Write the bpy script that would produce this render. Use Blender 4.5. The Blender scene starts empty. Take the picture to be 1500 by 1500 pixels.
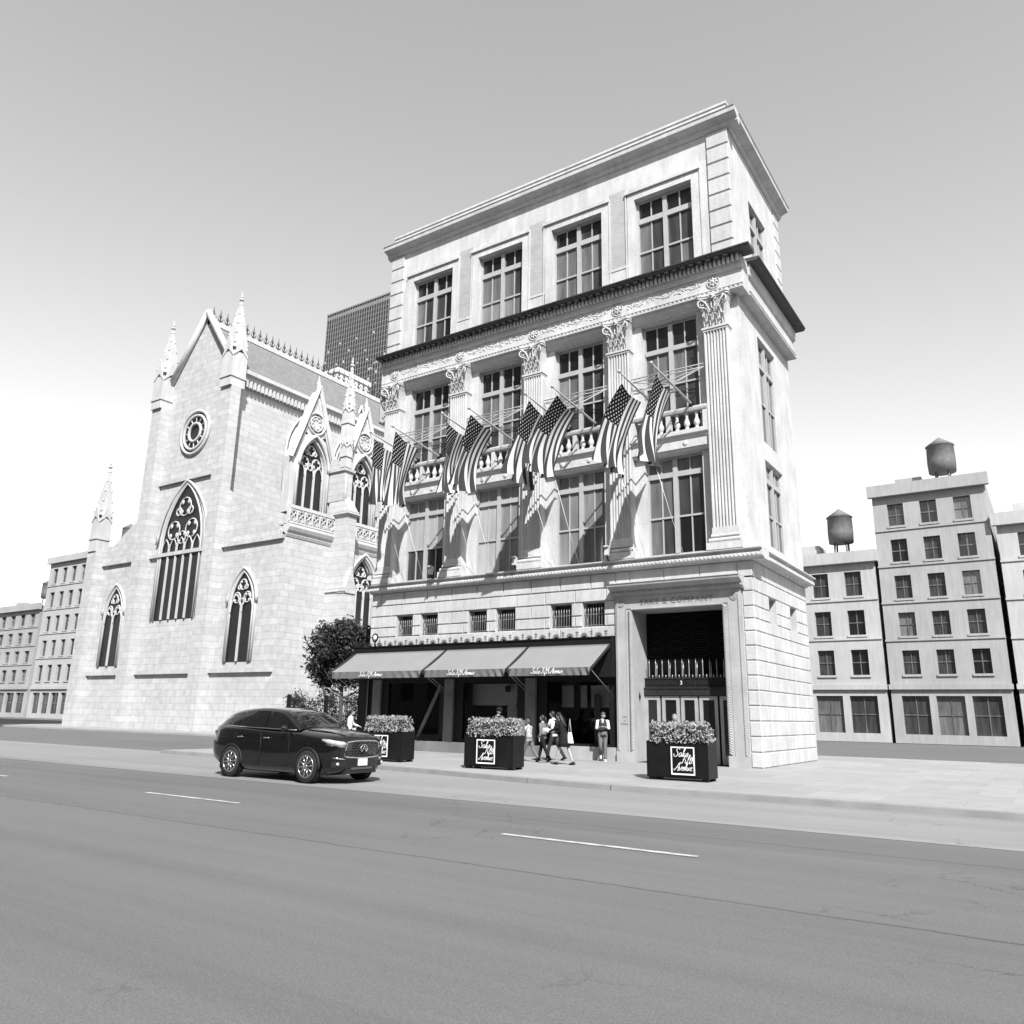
import bpy, math, random
from mathutils import Vector, Matrix, Quaternion
from math import sin, cos, pi, radians as RAD
random.seed(7)
SC = bpy.context.scene
COL = SC.collection

# ------------------------------------------------------------------ camera, sky, sun, exposure
cam = bpy.data.cameras.new("camera"); camo = bpy.data.objects.new("camera", cam); COL.objects.link(camo)
cam.sensor_fit = 'HORIZONTAL'; cam.sensor_width = 36.0
cam.lens = 36.0 * 1156.45 / 1500.0
cam.clip_start = 0.1; cam.clip_end = 6000
_r = Vector((0.83093981, 0.55610731, 0.01684305)); _u = Vector((0.12487817, -0.21592399, 0.96839159)); _f = Vector((-0.54216646, 0.8025718, 0.2488655))
camo.matrix_world = Matrix(((_r.x, _u.x, -_f.x, 24.99937), (_r.y, _u.y, -_f.y, -27.33171), (_r.z, _u.z, -_f.z, 1.56975), (0, 0, 0, 1)))
SC.camera = camo

SUN = Vector((0.97, -1.0, 1.32)).normalized()
w = bpy.data.worlds.new("World"); SC.world = w; w.use_nodes = True
nt = w.node_tree; bg = nt.nodes["Background"]
sky = nt.nodes.new("ShaderNodeTexSky"); sky.sky_type = 'NISHITA'; sky.sun_disc = False
sky.sun_elevation = math.asin(SUN.z); sky.sun_rotation = math.atan2(SUN.x, SUN.y)
sky.altitude = 0; sky.air_density = 2.2; sky.dust_density = 0.3; sky.ozone_density = 1.0
bw = nt.nodes.new("ShaderNodeRGBToBW")           # the photograph is black and white
nt.links.new(sky.outputs[0], bw.inputs[0]); nt.links.new(bw.outputs[0], bg.inputs[0])
bg.inputs[1].default_value = 0.145
sl = bpy.data.lights.new("sun", 'SUN'); sl.energy = 5.5; sl.angle = RAD(0.5); sl.color = (1, 1, 1)
so = bpy.data.objects.new("sun", sl); COL.objects.link(so); so.rotation_euler = SUN.to_track_quat('Z', 'Y').to_euler(); so.location = SUN * 120
SC.view_settings.view_transform = 'Standard'; SC.view_settings.look = 'None'
SC.view_settings.gamma = 1; SC.view_settings.use_curve_mapping = False
SC.view_settings.exposure = 0.56
SC.cycles.max_bounces = 6; SC.cycles.diffuse_bounces = 3; SC.cycles.transparent_max_bounces = 12
SC.cycles.caustics_reflective = False; SC.cycles.caustics_refractive = False

# ------------------------------------------------------------------ helpers
class MB:
    def __init__(s, M=None): s.v = []; s.f = []; s.mi = []; s.M = M; s.uv = {}; s.sm = []
    def add(s, pts, faces, m=0, smooth=False):
        o = len(s.v)
        for p in pts:
            p = Vector(p); s.v.append(s.M @ p if s.M else p)
        for f in faces: s.f.append([i + o for i in f]); s.mi.append(m); s.sm.append(smooth)
    def quad(s, a, b, c, d, m=0): s.add([a, b, c, d], [(0, 1, 2, 3)], m)
    def box(s, x0, x1, y0, y1, z0, z1, m=0):
        s.add([(x0, y0, z0), (x1, y0, z0), (x1, y1, z0), (x0, y1, z0), (x0, y0, z1), (x1, y0, z1), (x1, y1, z1), (x0, y1, z1)],
              [(0, 3, 2, 1), (4, 5, 6, 7), (0, 1, 5, 4), (1, 2, 6, 5), (2, 3, 7, 6), (3, 0, 4, 7)], m)
    def block(s, x0, x1, y0, y1, z0, z1, c, m=0):        # box whose front (y0) edges are chamfered
        s.add([(x0, y0 + c, z0), (x1, y0 + c, z0), (x1, y0 + c, z1), (x0, y0 + c, z1), (x0 + c, y0, z0 + c), (x1 - c, y0, z0 + c), (x1 - c, y0, z1 - c), (x0 + c, y0, z1 - c),
               (x0, y1, z0), (x1, y1, z0), (x1, y1, z1), (x0, y1, z1)],
              [(4, 5, 6, 7), (0, 1, 5, 4), (1, 2, 6, 5), (2, 3, 7, 6), (3, 0, 4, 7), (8, 9, 1, 0), (9, 10, 2, 1), (10, 11, 3, 2), (11, 8, 0, 3)], m)
    def obox(s, c, sz, R, m=0):
        c = Vector(c); hx, hy, hz = sz[0] / 2, sz[1] / 2, sz[2] / 2
        P = [c + R @ Vector((a * hx, b * hy, d * hz)) for d in (-1, 1) for a, b in ((-1, -1), (1, -1), (1, 1), (-1, 1))]
        s.add(P, [(0, 3, 2, 1), (4, 5, 6, 7), (0, 1, 5, 4), (1, 2, 6, 5), (2, 3, 7, 6), (3, 0, 4, 7)], m)
    def tube(s, pts, r, n=6, m=0, smooth=True, caps=True, ry=None):
        pts = [Vector(p) for p in pts]; k = len(pts)
        rs = r if isinstance(r, (list, tuple)) else [r] * k
        P = []; prev = None
        for i, p in enumerate(pts):
            d = (pts[min(i + 1, k - 1)] - pts[max(i - 1, 0)])
            d = d.normalized() if d.length > 1e-9 else Vector((0, 0, 1))
            if prev is None:
                a = Vector((0, 0, 1)) if abs(d.z) < .9 else Vector((1, 0, 0))
                u = d.cross(a).normalized()
            else:
                u = (prev - d * prev.dot(d)); u = u.normalized() if u.length > 1e-6 else d.cross(Vector((0, 0, 1))).normalized()
            prev = u; v = d.cross(u)
            for j in range(n):
                t = 2 * pi * j / n; P.append(p + u * cos(t) * rs[i] + v * sin(t) * rs[i])
        F = [(i * n + j, i * n + (j + 1) % n, (i + 1) * n + (j + 1) % n, (i + 1) * n + j) for i in range(k - 1) for j in range(n)]
        if caps: F += [tuple(range(n))[::-1], tuple((k - 1) * n + j for j in range(n))]
        s.add(P, F, m, smooth)
    def rings(s, rings, m=0, smooth=True, caps=True):      # rings: lists of equally many points
        n = len(rings[0]); P = [p for r in rings for p in r]
        F = [(i * n + j, i * n + (j + 1) % n, (i + 1) * n + (j + 1) % n, (i + 1) * n + j) for i in range(len(rings) - 1) for j in range(n)]
        if caps: F += [tuple(range(n))[::-1], tuple((len(rings) - 1) * n + j for j in range(n))]
        s.add(P, F, m, smooth)
    def lathe(s, prof, c, n=10, m=0, smooth=True):
        c = Vector(c)
        s.rings([[c + Vector((r * cos(2 * pi * j / n), r * sin(2 * pi * j / n), z)) for j in range(n)] for r, z in prof], m, smooth)
    def ell(s, c, rx, ry, rz, nu=10, nv=7, R=None, m=0, fn=None):
        c = Vector(c); rg = []
        for i in range(nv + 1):
            t = pi * i / nv; t = min(max(t, .03), pi - .03); ring = []
            for j in range(nu):
                a = 2 * pi * j / nu; p = Vector((sin(t) * cos(a), sin(t) * sin(a), -cos(t)))
                if fn: p = fn(p)
                p = Vector((p.x * rx, p.y * ry, p.z * rz)); p = R @ p if R else p; ring.append(c + p)
            rg.append(ring)
        s.rings(rg, m, True)
    def extr(s, poly, f0, f1, m=0):                         # poly: 2D points; f0/f1 map a 2D point to the front and back 3D point
        n = len(poly); P = [f0(p) for p in poly] + [f1(p) for p in poly]
        s.add(P, [tuple(range(n)), tuple(range(2 * n - 1, n - 1, -1))] + [(i, i + n, (i + 1) % n + n, (i + 1) % n) for i in range(n)], m)
    def xprofile(s, prof, x0, x1, m=0):                      # (y,z) profile swept along x, closed
        n = len(prof); P = [(x0, y, z) for y, z in prof] + [(x1, y, z) for y, z in prof]
        s.add(P, [tuple(range(n)), tuple(range(2 * n - 1, n - 1, -1))] + [(i, (i + 1) % n, (i + 1) % n + n, i + n) for i in range(n)], m)
    def mesh(s, name, mats, off=None):
        me = bpy.data.meshes.new(name)
        v = [p - off for p in s.v] if off else s.v
        me.from_pydata([tuple(p) for p in v], [], s.f)
        for mm in (mats if isinstance(mats, (list, tuple)) else [mats]): me.materials.append(mm)
        me.polygons.foreach_set("material_index", s.mi); me.polygons.foreach_set("use_smooth", s.sm)
        me.update(); me.validate()
        import bmesh
        b = bmesh.new(); b.from_mesh(me); bmesh.ops.recalc_face_normals(b, faces=b.faces); b.to_mesh(me); b.free()
        return me
    def build(s, name, mats, parent=None, off=None):
        return link(name, s.mesh(name, mats, off), parent)
def link(name, me, parent=None):
    o = bpy.data.objects.new(name, me); COL.objects.link(o)
    if parent: o.parent = parent
    return o
def thing(name, label, cat, loc=(0, 0, 0), rz=0, group=None):
    o = bpy.data.objects.new(name, None); COL.objects.link(o); o.location = loc; o.rotation_euler = (0, 0, rz); o.empty_display_size = .2
    return tag(o, label, cat, group)
def tag(o, label, cat, group=None):
    o["label"] = label; o["category"] = cat
    if group: o["group"] = group
    return o
def copy_tree(o, parent=None):
    c = o.copy(); COL.objects.link(c)
    if parent: c.parent = parent
    for ch in list(o.children): copy_tree(ch, c)
    return c
def structure(o): o["kind"] = "structure"; return o

# ------------------------------------------------------------------ materials (all neutral: a black-and-white photograph)
def mat(name, base, rough=.65, var=.12, scale=1.5, bump=0.0, bscale=30., spec=.4, metal=0., streak=0.0, coat=0., fine=0.0):
    m = bpy.data.materials.new(name); m.use_nodes = True; n = m.node_tree; L = n.links
    b = n.nodes["Principled BSDF"]
    b.inputs["Roughness"].default_value = rough; b.inputs["Metallic"].default_value = metal; b.inputs["Specular IOR Level"].default_value = spec
    if coat: b.inputs["Coat Weight"].default_value = coat; b.inputs["Coat Roughness"].default_value = .03
    tc = n.nodes.new("ShaderNodeTexCoord")
    def noise(sc, det=5, vec=None):
        t = n.nodes.new("ShaderNodeTexNoise"); t.inputs["Scale"].default_value = sc; t.inputs["Detail"].default_value = det
        L.new(vec or tc.outputs["Object"], t.inputs["Vector"]); return t.outputs["Fac"]
    def rng(x, lo, hi):
        r = n.nodes.new("ShaderNodeMapRange"); r.inputs["From Min"].default_value = .25; r.inputs["From Max"].default_value = .75
        r.inputs["To Min"].default_value = lo; r.inputs["To Max"].default_value = hi; L.new(x, r.inputs["Value"]); return r.outputs["Result"]
    def mul(a, c):
        q = n.nodes.new("ShaderNodeMath"); q.operation = 'MULTIPLY'; L.new(a, q.inputs[0])
        if isinstance(c, float): q.inputs[1].default_value = c
        else: L.new(c, q.inputs[1])
        return q.outputs[0]
    val = rng(noise(scale), 1 - var, 1 + var)
    if fine: val = mul(val, rng(noise(scale * 14, 3), 1 - fine, 1 + fine))
    if streak:
        mp = n.nodes.new("ShaderNodeMapping"); mp.inputs["Scale"].default_value = (2.6, 2.6, .4); L.new(tc.outputs["Object"], mp.inputs["Vector"])
        val = mul(val, rng(noise(1.6, 6, mp.outputs[0]), 1 - streak, 1 + streak * .4))
    val = mul(val, float(base))
    L.new(val, b.inputs["Base Color"])
    if bump:
        bp = n.nodes.new("ShaderNodeBump"); bp.inputs["Strength"].default_value = bump; bp.inputs["Distance"].default_value = .02
        L.new(noise(bscale, 4), bp.inputs["Height"]); L.new(bp.outputs[0], b.inputs["Normal"])
    return m
def brickmat(name, base, mortar, bw_, bh, axes='XZ', var=.15, msize=.02, rough=.8, bump=.4):
    m = mat(name, base, rough, var, 2.0); n = m.node_tree; L = n.links; b = n.nodes["Principled BSDF"]
    old = b.inputs["Base Color"].links[0].from_socket
    tc = n.nodes.new("ShaderNodeTexCoord"); sp = n.nodes.new("ShaderNodeSeparateXYZ"); cb = n.nodes.new("ShaderNodeCombineXYZ")
    L.new(tc.outputs["Object"], sp.inputs[0]); L.new(sp.outputs[axes[0]], cb.inputs[0]); L.new(sp.outputs[axes[1]], cb.inputs[1])
    t = n.nodes.new("ShaderNodeTexBrick"); t.inputs["Scale"].default_value = 1; t.inputs["Brick Width"].default_value = bw_; t.inputs["Row Height"].default_value = bh
    t.inputs["Mortar Size"].default_value = msize; t.inputs["Color1"].default_value = (1, 1, 1, 1); t.inputs["Color2"].default_value = (.86, .86, .86, 1)
    k = mortar / base; t.inputs["Mortar"].default_value = (k, k, k, 1); L.new(cb.outputs[0], t.inputs["Vector"])
    mx = n.nodes.new("ShaderNodeMix"); mx.data_type = 'RGBA'; mx.blend_type = 'MULTIPLY'; mx.inputs["Factor"].default_value = 1
    L.new(old, mx.inputs["A"]); L.new(t.outputs["Color"], mx.inputs["B"]); L.new(mx.outputs["Result"], b.inputs["Base Color"])
    bp = n.nodes.new("ShaderNodeBump"); bp.inputs["Strength"].default_value = bump; bp.inputs["Distance"].default_value = .02; bp.invert = True
    L.new(t.outputs["Fac"], bp.inputs["Height"]); L.new(bp.outputs[0], b.inputs["Normal"])
    return m
STONE = mat("limestone", .50, .8, .13, .9, .3, 25, .25, streak=.17, fine=.10)
STONE2 = mat("limestone_blocks", .47, .8, .15, .8, .3, 22, .25, streak=.16, fine=.08)
STONED = mat("dark_granite", .17, .7, .2, 1.2, .2, 25, .3, streak=.15)
STONEG = mat("entrance_granite", .36, .7, .12, 1.5, .25, 30, .3, streak=.12, fine=.06)
COPPER = mat("dark_metal_cornice", .045, .55, .25, 3, .1, 30, .4)
BRICK = brickmat("pale_brick", .40, .30, .22, .075, 'XZ', .1, .012)
FRAME = mat("painted_window_frame", .36, .5, .08, 4, 0, 30, .4)
IRON = mat("black_iron", .010, .5, .2, 4, 0, 30, .25)
BRONZE = mat("aged_bronze", .03, .4, .3, 5, .1, 40, .5, .3)
SPIKE = mat("polished_bronze_bars", .30, .35, .2, 5, 0, 40, .5, .5)
DARKPIER = mat("dark_shop_pier", .17, .5, .15, 2, 0, 30, .4, streak=.15)
UNLIT = mat("dark_interior", .006, .95, .2, 2, 0, 30, .05)  # near-black colour standing in for the shade of interiors and hollows
def glass(name, tone, curtain=.0):
    m = mat(name, tone, .12, .18, .5, 0, 30, .5, coat=.6)
    b = m.node_tree.nodes["Principled BSDF"]; b.inputs["Roughness"].default_value = .25
    if curtain:
        n = m.node_tree; L = n.links; old = b.inputs["Base Color"].links[0].from_socket
        tc = n.nodes.new("ShaderNodeTexCoord"); mp = n.nodes.new("ShaderNodeMapping"); mp.inputs["Scale"].default_value = (2.2, 0.5, .3); L.new(tc.outputs["Object"], mp.inputs[0])
        t = n.nodes.new("ShaderNodeTexNoise"); t.inputs["Scale"].default_value = 2.; t.inputs["Detail"].default_value = 3; L.new(mp.outputs[0], t.inputs["Vector"])
        r = n.nodes.new("ShaderNodeMapRange"); r.inputs["From Min"].default_value = .35; r.inputs["From Max"].default_value = .65; r.inputs["To Min"].default_value = 1 - curtain; r.inputs["To Max"].default_value = 1 + curtain
        q = n.nodes.new("ShaderNodeMath"); q.operation = 'MULTIPLY'; L.new(t.outputs["Fac"], r.inputs["Value"]); L.new(old, q.inputs[0]); L.new(r.outputs[0], q.inputs[1]); L.new(q.outputs[0], b.inputs["Base Color"])
    return m
PANES = [glass("window_pane_black", .008), glass("window_pane_dim", .04, .3), glass("window_pane_grey", .12, .25), glass("window_pane_blind", .2, .15), glass("window_pane_curtain", .36, .10)]
def clear_glass(name, tint=.85):
    m = bpy.data.materials.new(name); m.use_nodes = True; n = m.node_tree; n.nodes.clear(); L = n.links
    o = n.nodes.new("ShaderNodeOutputMaterial"); mx = n.nodes.new("ShaderNodeMixShader"); t = n.nodes.new("ShaderNodeBsdfTransparent"); g = n.nodes.new("ShaderNodeBsdfGlossy"); f = n.nodes.new("ShaderNodeFresnel")
    t.inputs[0].default_value = (tint, tint, tint, 1); g.inputs["Roughness"].default_value = .02; f.inputs[0].default_value = 1.5
    L.new(f.outputs[0], mx.inputs[0]); L.new(t.outputs[0], mx.inputs[1]); L.new(g.outputs[0], mx.inputs[2]); L.new(mx.outputs[0], o.inputs[0]); return m
SHOPGLASS = clear_glass("shop_glass", .8)
CARGLASS = clear_glass("tinted_car_glass", .25)
WHITE = mat("white_paint", .8, .5, .04, 3)
LETTER = mat("white_lettering", .75, .6, .05, 3)

def text_mesh(body, size, depth=.01, align='CENTER', shear=0., space=1.):
    cu = bpy.data.curves.new("lettering", 'FONT'); cu.body = body; cu.size = size; cu.extrude = depth; cu.align_x = align; cu.shear = shear; cu.space_character = space; cu.resolution_u = 3
    o = bpy.data.objects.new("lettering", cu); COL.objects.link(o); bpy.context.view_layer.update()
    me = bpy.data.meshes.new_from_object(o.evaluated_get(bpy.context.evaluated_depsgraph_get()))
    bpy.data.objects.remove(o); bpy.data.curves.remove(cu); return me
def place_text(body, size, pos, parent, m, name="lettering", rx=pi / 2, depth=.01, space=1.):
    me = text_mesh(body, size, depth, space=space); me.transform(Matrix.Translation(pos) @ Matrix.Rotation(rx, 4, 'X'))
    me.materials.clear(); me.materials.append(m)
    return link(name, me, parent)
# flowing script lettering drawn as strokes
GL = {'S': (1.25, [[(1.2, 1.75), (1.0, 2.15), (.6, 2.0), (.45, 1.5), (.85, 1.05), (.95, .5), (.55, .02), (.05, .2), (-.1, .7)]]),
      'a': (.95, [[(.75, .95), (.35, 1.0), (.08, .55), (.2, .06), (.5, .12), (.75, .9), (.72, .2), (1.0, .1)]]),
      'k': (.95, [[(-.05, .1), (.35, 1.6), (.42, 2.15), (.2, 1.8), (.1, 0)], [(.7, .95), (.2, .5), (.6, .05), (1.0, .12)]]),
      's': (.75, [[(-.05, .1), (.4, 1.0), (.55, .45), (.35, .0), (.05, .12)]]),
      'F': (1.1, [[(-.1, .35), (.2, 0), (.5, .6), (.75, 2.0)], [(.1, 1.8), (.5, 2.1), (1.5, 2.15)], [(.35, 1.05), (1.05, 1.15)]]),
      'i': (.45, [[(.05, .95), (.1, .1), (.45, .12)], [(.16, 1.4), (.22, 1.5)]]),
      'f': (.6, [[(-.05, .1), (.4, 1.4), (.5, 2.1), (.28, 1.9), (.1, -.6), (.25, -.6), (.3, .1), (.6, .15)]]),
      't': (.55, [[(.3, 1.7), (.12, .15), (.3, .02), (.55, .12)], [(-.1, 1.2), (.6, 1.25)]]),
      'h': (.9, [[(-.05, .1), (.35, 1.5), (.42, 2.15), (.2, 1.8), (.05, 0), (.2, .6), (.5, 1.0), (.6, .7), (.6, .1), (.95, .12)]]),
      'A': (1.2, [[(-.35, .4), (-.15, 0), (.3, .7), (.95, 2.15), (.9, 0), (1.15, .1)], [(.1, .8), (1.15, .85)]]),
      'v': (.75, [[(0, .95), (.2, .05), (.55, .6), (.6, 1.0), (.8, .95)]]),
      'e': (.7, [[(.05, .4), (.5, .65), (.42, 1.0), (.12, .75), (.1, .25), (.35, .0), (.75, .2)]]),
      'n': (.85, [[(0, .95), (.05, .02), (.3, .85), (.52, .95), (.55, .1), (.9, .12)]]),
      'u': (.85, [[(0, .95), (.02, .25), (.25, .02), (.55, .9), (.55, .15), (.9, .12)]]), ' ': (.6, [])}
def cat(pts, k=4):
    if len(pts) < 3: return pts
    P = [pts[0]] + list(pts) + [pts[-1]]; out = []
    for i in range(1, len(P) - 2):
        for j in range(k):
            t = j / k
            out.append(tuple(.5 * (2 * P[i][d] + (P[i + 1][d] - P[i - 1][d]) * t + (2 * P[i - 1][d] - 5 * P[i][d] + 4 * P[i + 1][d] - P[i + 2][d]) * t * t + (3 * P[i][d] - P[i - 1][d] - 3 * P[i + 1][d] + P[i + 2][d]) * t ** 3) for d in range(len(P[0]))))
    return out + [tuple(pts[-1])]
def script_text(mb, body, size, ox, oz, fmap, wd=.13, shear=.3, k=4):
    """strokes of a line of script; fmap(x, z, lift) gives the 3D point of the sign's surface"""
    x = 0; lift = 0
    for ch in body:
        adv, st = GL[ch]
        for s_ in st:
            pl = cat(s_, k); L = [(((px + x) + shear * pz) * size + ox, pz * size + oz) for px, pz in pl]; lift += .0004
            A = []; B = []
            for i, p in enumerate(L):
                a = L[max(i - 1, 0)]; b = L[min(i + 1, len(L) - 1)]; dx, dz = b[0] - a[0], b[1] - a[1]; l = math.hypot(dx, dz) or 1
                hw = size * wd * (.55 + .6 * abs(dz) / l)
                A.append((p[0] - dz / l * hw, p[1] + dx / l * hw)); B.append((p[0] + dz / l * hw, p[1] - dx / l * hw))
            n = len(L); mb.add([fmap(q[0], q[1], lift) for q in A + B], [(i, i + 1, n + i + 1, n + i) for i in range(n - 1)])
        x += adv
    return x * size
def script_width(body, size): return sum(GL[c][0] for c in body) * size

# ------------------------------------------------------------------ ground
ASPHALT = mat("asphalt", .13, .85, .09, .12, .35, 160, .3, fine=.0); LANE = mat("concrete_lane", .225, .85, .09, .12, .3, 160, .3)
def road_wear(m):                                      # aggregate, tyre lanes, a paving seam and patches of fine cracks
    n = m.node_tree; L = n.links; b = n.nodes["Principled BSDF"]; cur = b.inputs["Base Color"].links[0].from_socket
    tc = n.nodes.new("ShaderNodeTexCoord"); obj = tc.outputs["Object"]
    def nz(sc, det, vec): t = n.nodes.new("ShaderNodeTexNoise"); t.inputs["Scale"].default_value = sc; t.inputs["Detail"].default_value = det; t.inputs["Roughness"].default_value = .65; L.new(vec, t.inputs["Vector"]); return t
    def rg(x, f0, f1, t0, t1): r = n.nodes.new("ShaderNodeMapRange"); r.inputs["From Min"].default_value = f0; r.inputs["From Max"].default_value = f1; r.inputs["To Min"].default_value = t0; r.inputs["To Max"].default_value = t1; L.new(x, r.inputs["Value"]); return r.outputs[0]
    def op(o, a, c):
        q = n.nodes.new("ShaderNodeMath"); q.operation = o
        for k, t in enumerate((a, c)):
            if isinstance(t, (int, float)): q.inputs[k].default_value = t
            elif t is not None: L.new(t, q.inputs[k])
        return q.outputs[0]
    mp = n.nodes.new("ShaderNodeMapping"); mp.inputs["Scale"].default_value = (.03, .9, 1); L.new(obj, mp.inputs["Vector"])
    cur = op('MULTIPLY', cur, rg(nz(1.2, 6, mp.outputs[0]).outputs["Fac"], .3, .7, .86, 1.10))
    cur = op('MULTIPLY', cur, rg(nz(55, 4, obj).outputs["Fac"], .3, .7, .78, 1.22))
    cur = op('MULTIPLY', cur, rg(nz(220, 2, obj).outputs["Fac"], .35, .65, .80, 1.20))
    cur = op('MULTIPLY', cur, rg(nz(1.1, 6, obj).outputs["Fac"], .68, .74, 1.0, .80))           # oil stains
    sp = n.nodes.new("ShaderNodeSeparateXYZ"); L.new(obj, sp.inputs[0])
    wob = op('MULTIPLY', op('SUBTRACT', nz(1.5, 5, obj).outputs["Fac"], .5), .16)
    for y in (-15.4, -19.3): cur = op('MULTIPLY', cur, rg(op('ABSOLUTE', op('ADD', op('SUBTRACT', sp.outputs[1], y), wob), None), .012, .03, .55, 1.0))
    v = n.nodes.new("ShaderNodeTexVoronoi"); v.feature = 'DISTANCE_TO_EDGE'; v.inputs["Scale"].default_value = 1.3
    ad = n.nodes.new("ShaderNodeMix"); ad.data_type = 'VECTOR'; ad.inputs["Factor"].default_value = .35; L.new(obj, ad.inputs["A"]); L.new(nz(2.5, 6, obj).outputs["Color"], ad.inputs["B"]); L.new(ad.outputs["Result"], v.inputs["Vector"])
    ck = rg(v.outputs["Distance"], .0, .012, 1.0, 0.0); ms = rg(nz(.22, 2, obj).outputs["Fac"], .56, .62, 0, .5)
    cur = op('MULTIPLY', cur, op('SUBTRACT', 1.0, op('MULTIPLY', ck, ms)))
    L.new(cur, b.inputs["Base Color"])
road_wear(ASPHALT); road_wear(LANE)
PAVE = brickmat("concrete_paving", .31, .24, 1.5, 1.5, 'XY', .08, .012, .8, .15)
KERBM = mat("granite_kerb", .22, .8, .15, 2, .2, 40, .3)
mb = MB(); mb.quad((-1500, -1500, -.13), (1500, -1500, -.13), (1500, 1500, -.13), (-1500, 1500, -.13)); structure(mb.build("road", ASPHALT))
mb = MB(); mb.quad((-300, -13.75, -.126), (300, -13.75, -.126), (300, -7.0, -.126), (-300, -7.0, -.126)); structure(mb.build("concrete_lane", LANE))
LINE = mat("worn_road_paint", .42, .8, .45, 5, .2, 60, .3, fine=.5)
mb = MB()
for k in range(-8, 12): mb.quad((k * 9., -17.15, -.122), (k * 9. + 3, -17.15, -.122), (k * 9. + 3, -17.03, -.122), (k * 9., -17.03, -.122))
structure(mb.build("road_marking", LINE))
KP = [(-4.5, -7.9), (7.5, -8.25), (10.5, -8.65), (13.5, -9.2), (16, -9.45), (60, -9.5)]
mb = MB()
top = [(x, y, 0) for x, y in KP] + [(60, 12, 0), (-4.5, 12, 0)]
mb.add(top, [tuple(range(len(top)))]); structure(mb.build("pavement", PAVE))
mb = MB(); outline = [(-4.5, 12)] + KP + [(60, 12)]
for (xa, ya), (xb, yb) in zip(outline, outline[1:]):
    d = Vector((xb - xa, yb - ya, 0)).normalized(); nn = Vector((d.y, -d.x, 0)) * .16
    a = Vector((xa, ya, 0)); b = Vector((xb, yb, 0))
    mb.add([a + nn * .0 + Vector((0, 0, .004)), b + Vector((0, 0, .004)), b + nn + Vector((0, 0, -.008)), a + nn + Vector((0, 0, -.008)), a + nn * 1.1 + Vector((0, 0, -.14)), b + nn * 1.1 + Vector((0, 0, -.14))], [(0, 3, 2, 1), (3, 4, 5, 2)])
structure(mb.build("kerb", KERBM))
mb = MB(); mb.box(-55, -15, 6.5, 60, -.5, 0); structure(mb.build("far_pavement", PAVE))

# ------------------------------------------------------------------ department store
XL, XR, YB = -1.2, 16.8, 7.0
BC = [1.62, 5.73, 9.85, 13.96]; CC = [-.42, 3.68, 7.78, 11.9, 16.0]
store = thing("department_store", "pale limestone corner store with fluted pilasters, balustrades and a dark shopfront", "building")
def wall(mb, x0, x1, z0, z1, y, holes, depth, m=0, mr=None):
    mr = m if mr is None else mr
    xs = sorted({x0, x1} | {h[i] for h in holes for i in (0, 1)}); zs = sorted({z0, z1} | {h[i] for h in holes for i in (2, 3)})
    for i in range(len(xs) - 1):
        for j in range(len(zs) - 1):
            cx, cz = (xs[i] + xs[i + 1]) / 2, (zs[j] + zs[j + 1]) / 2
            if any(h[0] < cx < h[1] and h[2] < cz < h[3] for h in holes): continue
            mb.quad((xs[i], y, zs[j]), (xs[i + 1], y, zs[j]), (xs[i + 1], y, zs[j + 1]), (xs[i], y, zs[j + 1]), m)
    for a, b, c, d in holes:
        Y = y + depth
        mb.quad((a, y, c), (a, Y, c), (a, Y, d), (a, y, d), mr); mb.quad((b, y, c), (b, y, d), (b, Y, d), (b, Y, c), mr)
        mb.quad((a, y, d), (a, Y, d), (b, Y, d), (b, y, d), mr); mb.quad((a, y, c), (b, y, c), (b, Y, c), (a, Y, c), mr)
SIDE = Matrix(((0, -1, 0, XR), (1, 0, 0, 0), (0, 0, 1, 0), (0, 0, 0, 1)))   # facade coordinates -> right-hand end wall
LW = [(c - 1.17, c + 1.17, 7.45, 11.35) for c in BC]; UW = [(c - 1.17, c + 1.17, 12.1, 17.03) for c in BC]; TW = [(c - 1.27, c + 1.27, 19.15, 22.98) for c in BC]
SW = [(c + a, c + b, 4.93, 5.88) for c in BC[:3] for a, b in ((-1.25, -.28), (.2, 1.17))]
mb = MB()
wall(mb, XL, XR, 7.0, 17.38, -.02, LW + UW, .36)
SIDEW = [(2.3, 4.7, 7.9, 11.35), (2.3, 4.7, 12.1, 16.6)]; SIDET = [(2.3, 4.7, 19.4, 22.9)]; SIDES = [(1.6, 2.6, 4.93, 5.88), (4.4, 5.4, 4.93, 5.88)]
mb.M = SIDE; wall(mb, -.02, YB, 7.0, 17.38, -.0, SIDEW, .3); mb.M = None
mb.quad((XL, -.02, 7.0), (XL, YB, 7.0), (XL, YB, 18.8), (XL, -.02, 18.8)); mb.quad((XL, YB, 0), (XR, YB, 0), (XR, YB, 24.9), (XL, YB, 24.9))
mb.build("main_wall", STONE, store)
mb = MB(); wall(mb, XL, XR, 18.8, 24.9, -.15, TW, .4)
mb.M = SIDE; wall(mb, -.15, YB, 18.8, 24.9, -.0, SIDET, .3); mb.M = None
mb.quad((XL, -.15, 18.8), (XL, YB, 18.8), (XL, YB, 24.9), (XL, -.15, 24.9)); mb.quad((XL, -.15, 24.85), (XR, -.15, 24.85), (XR, YB, 24.85), (XL, YB, 24.85))
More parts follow.
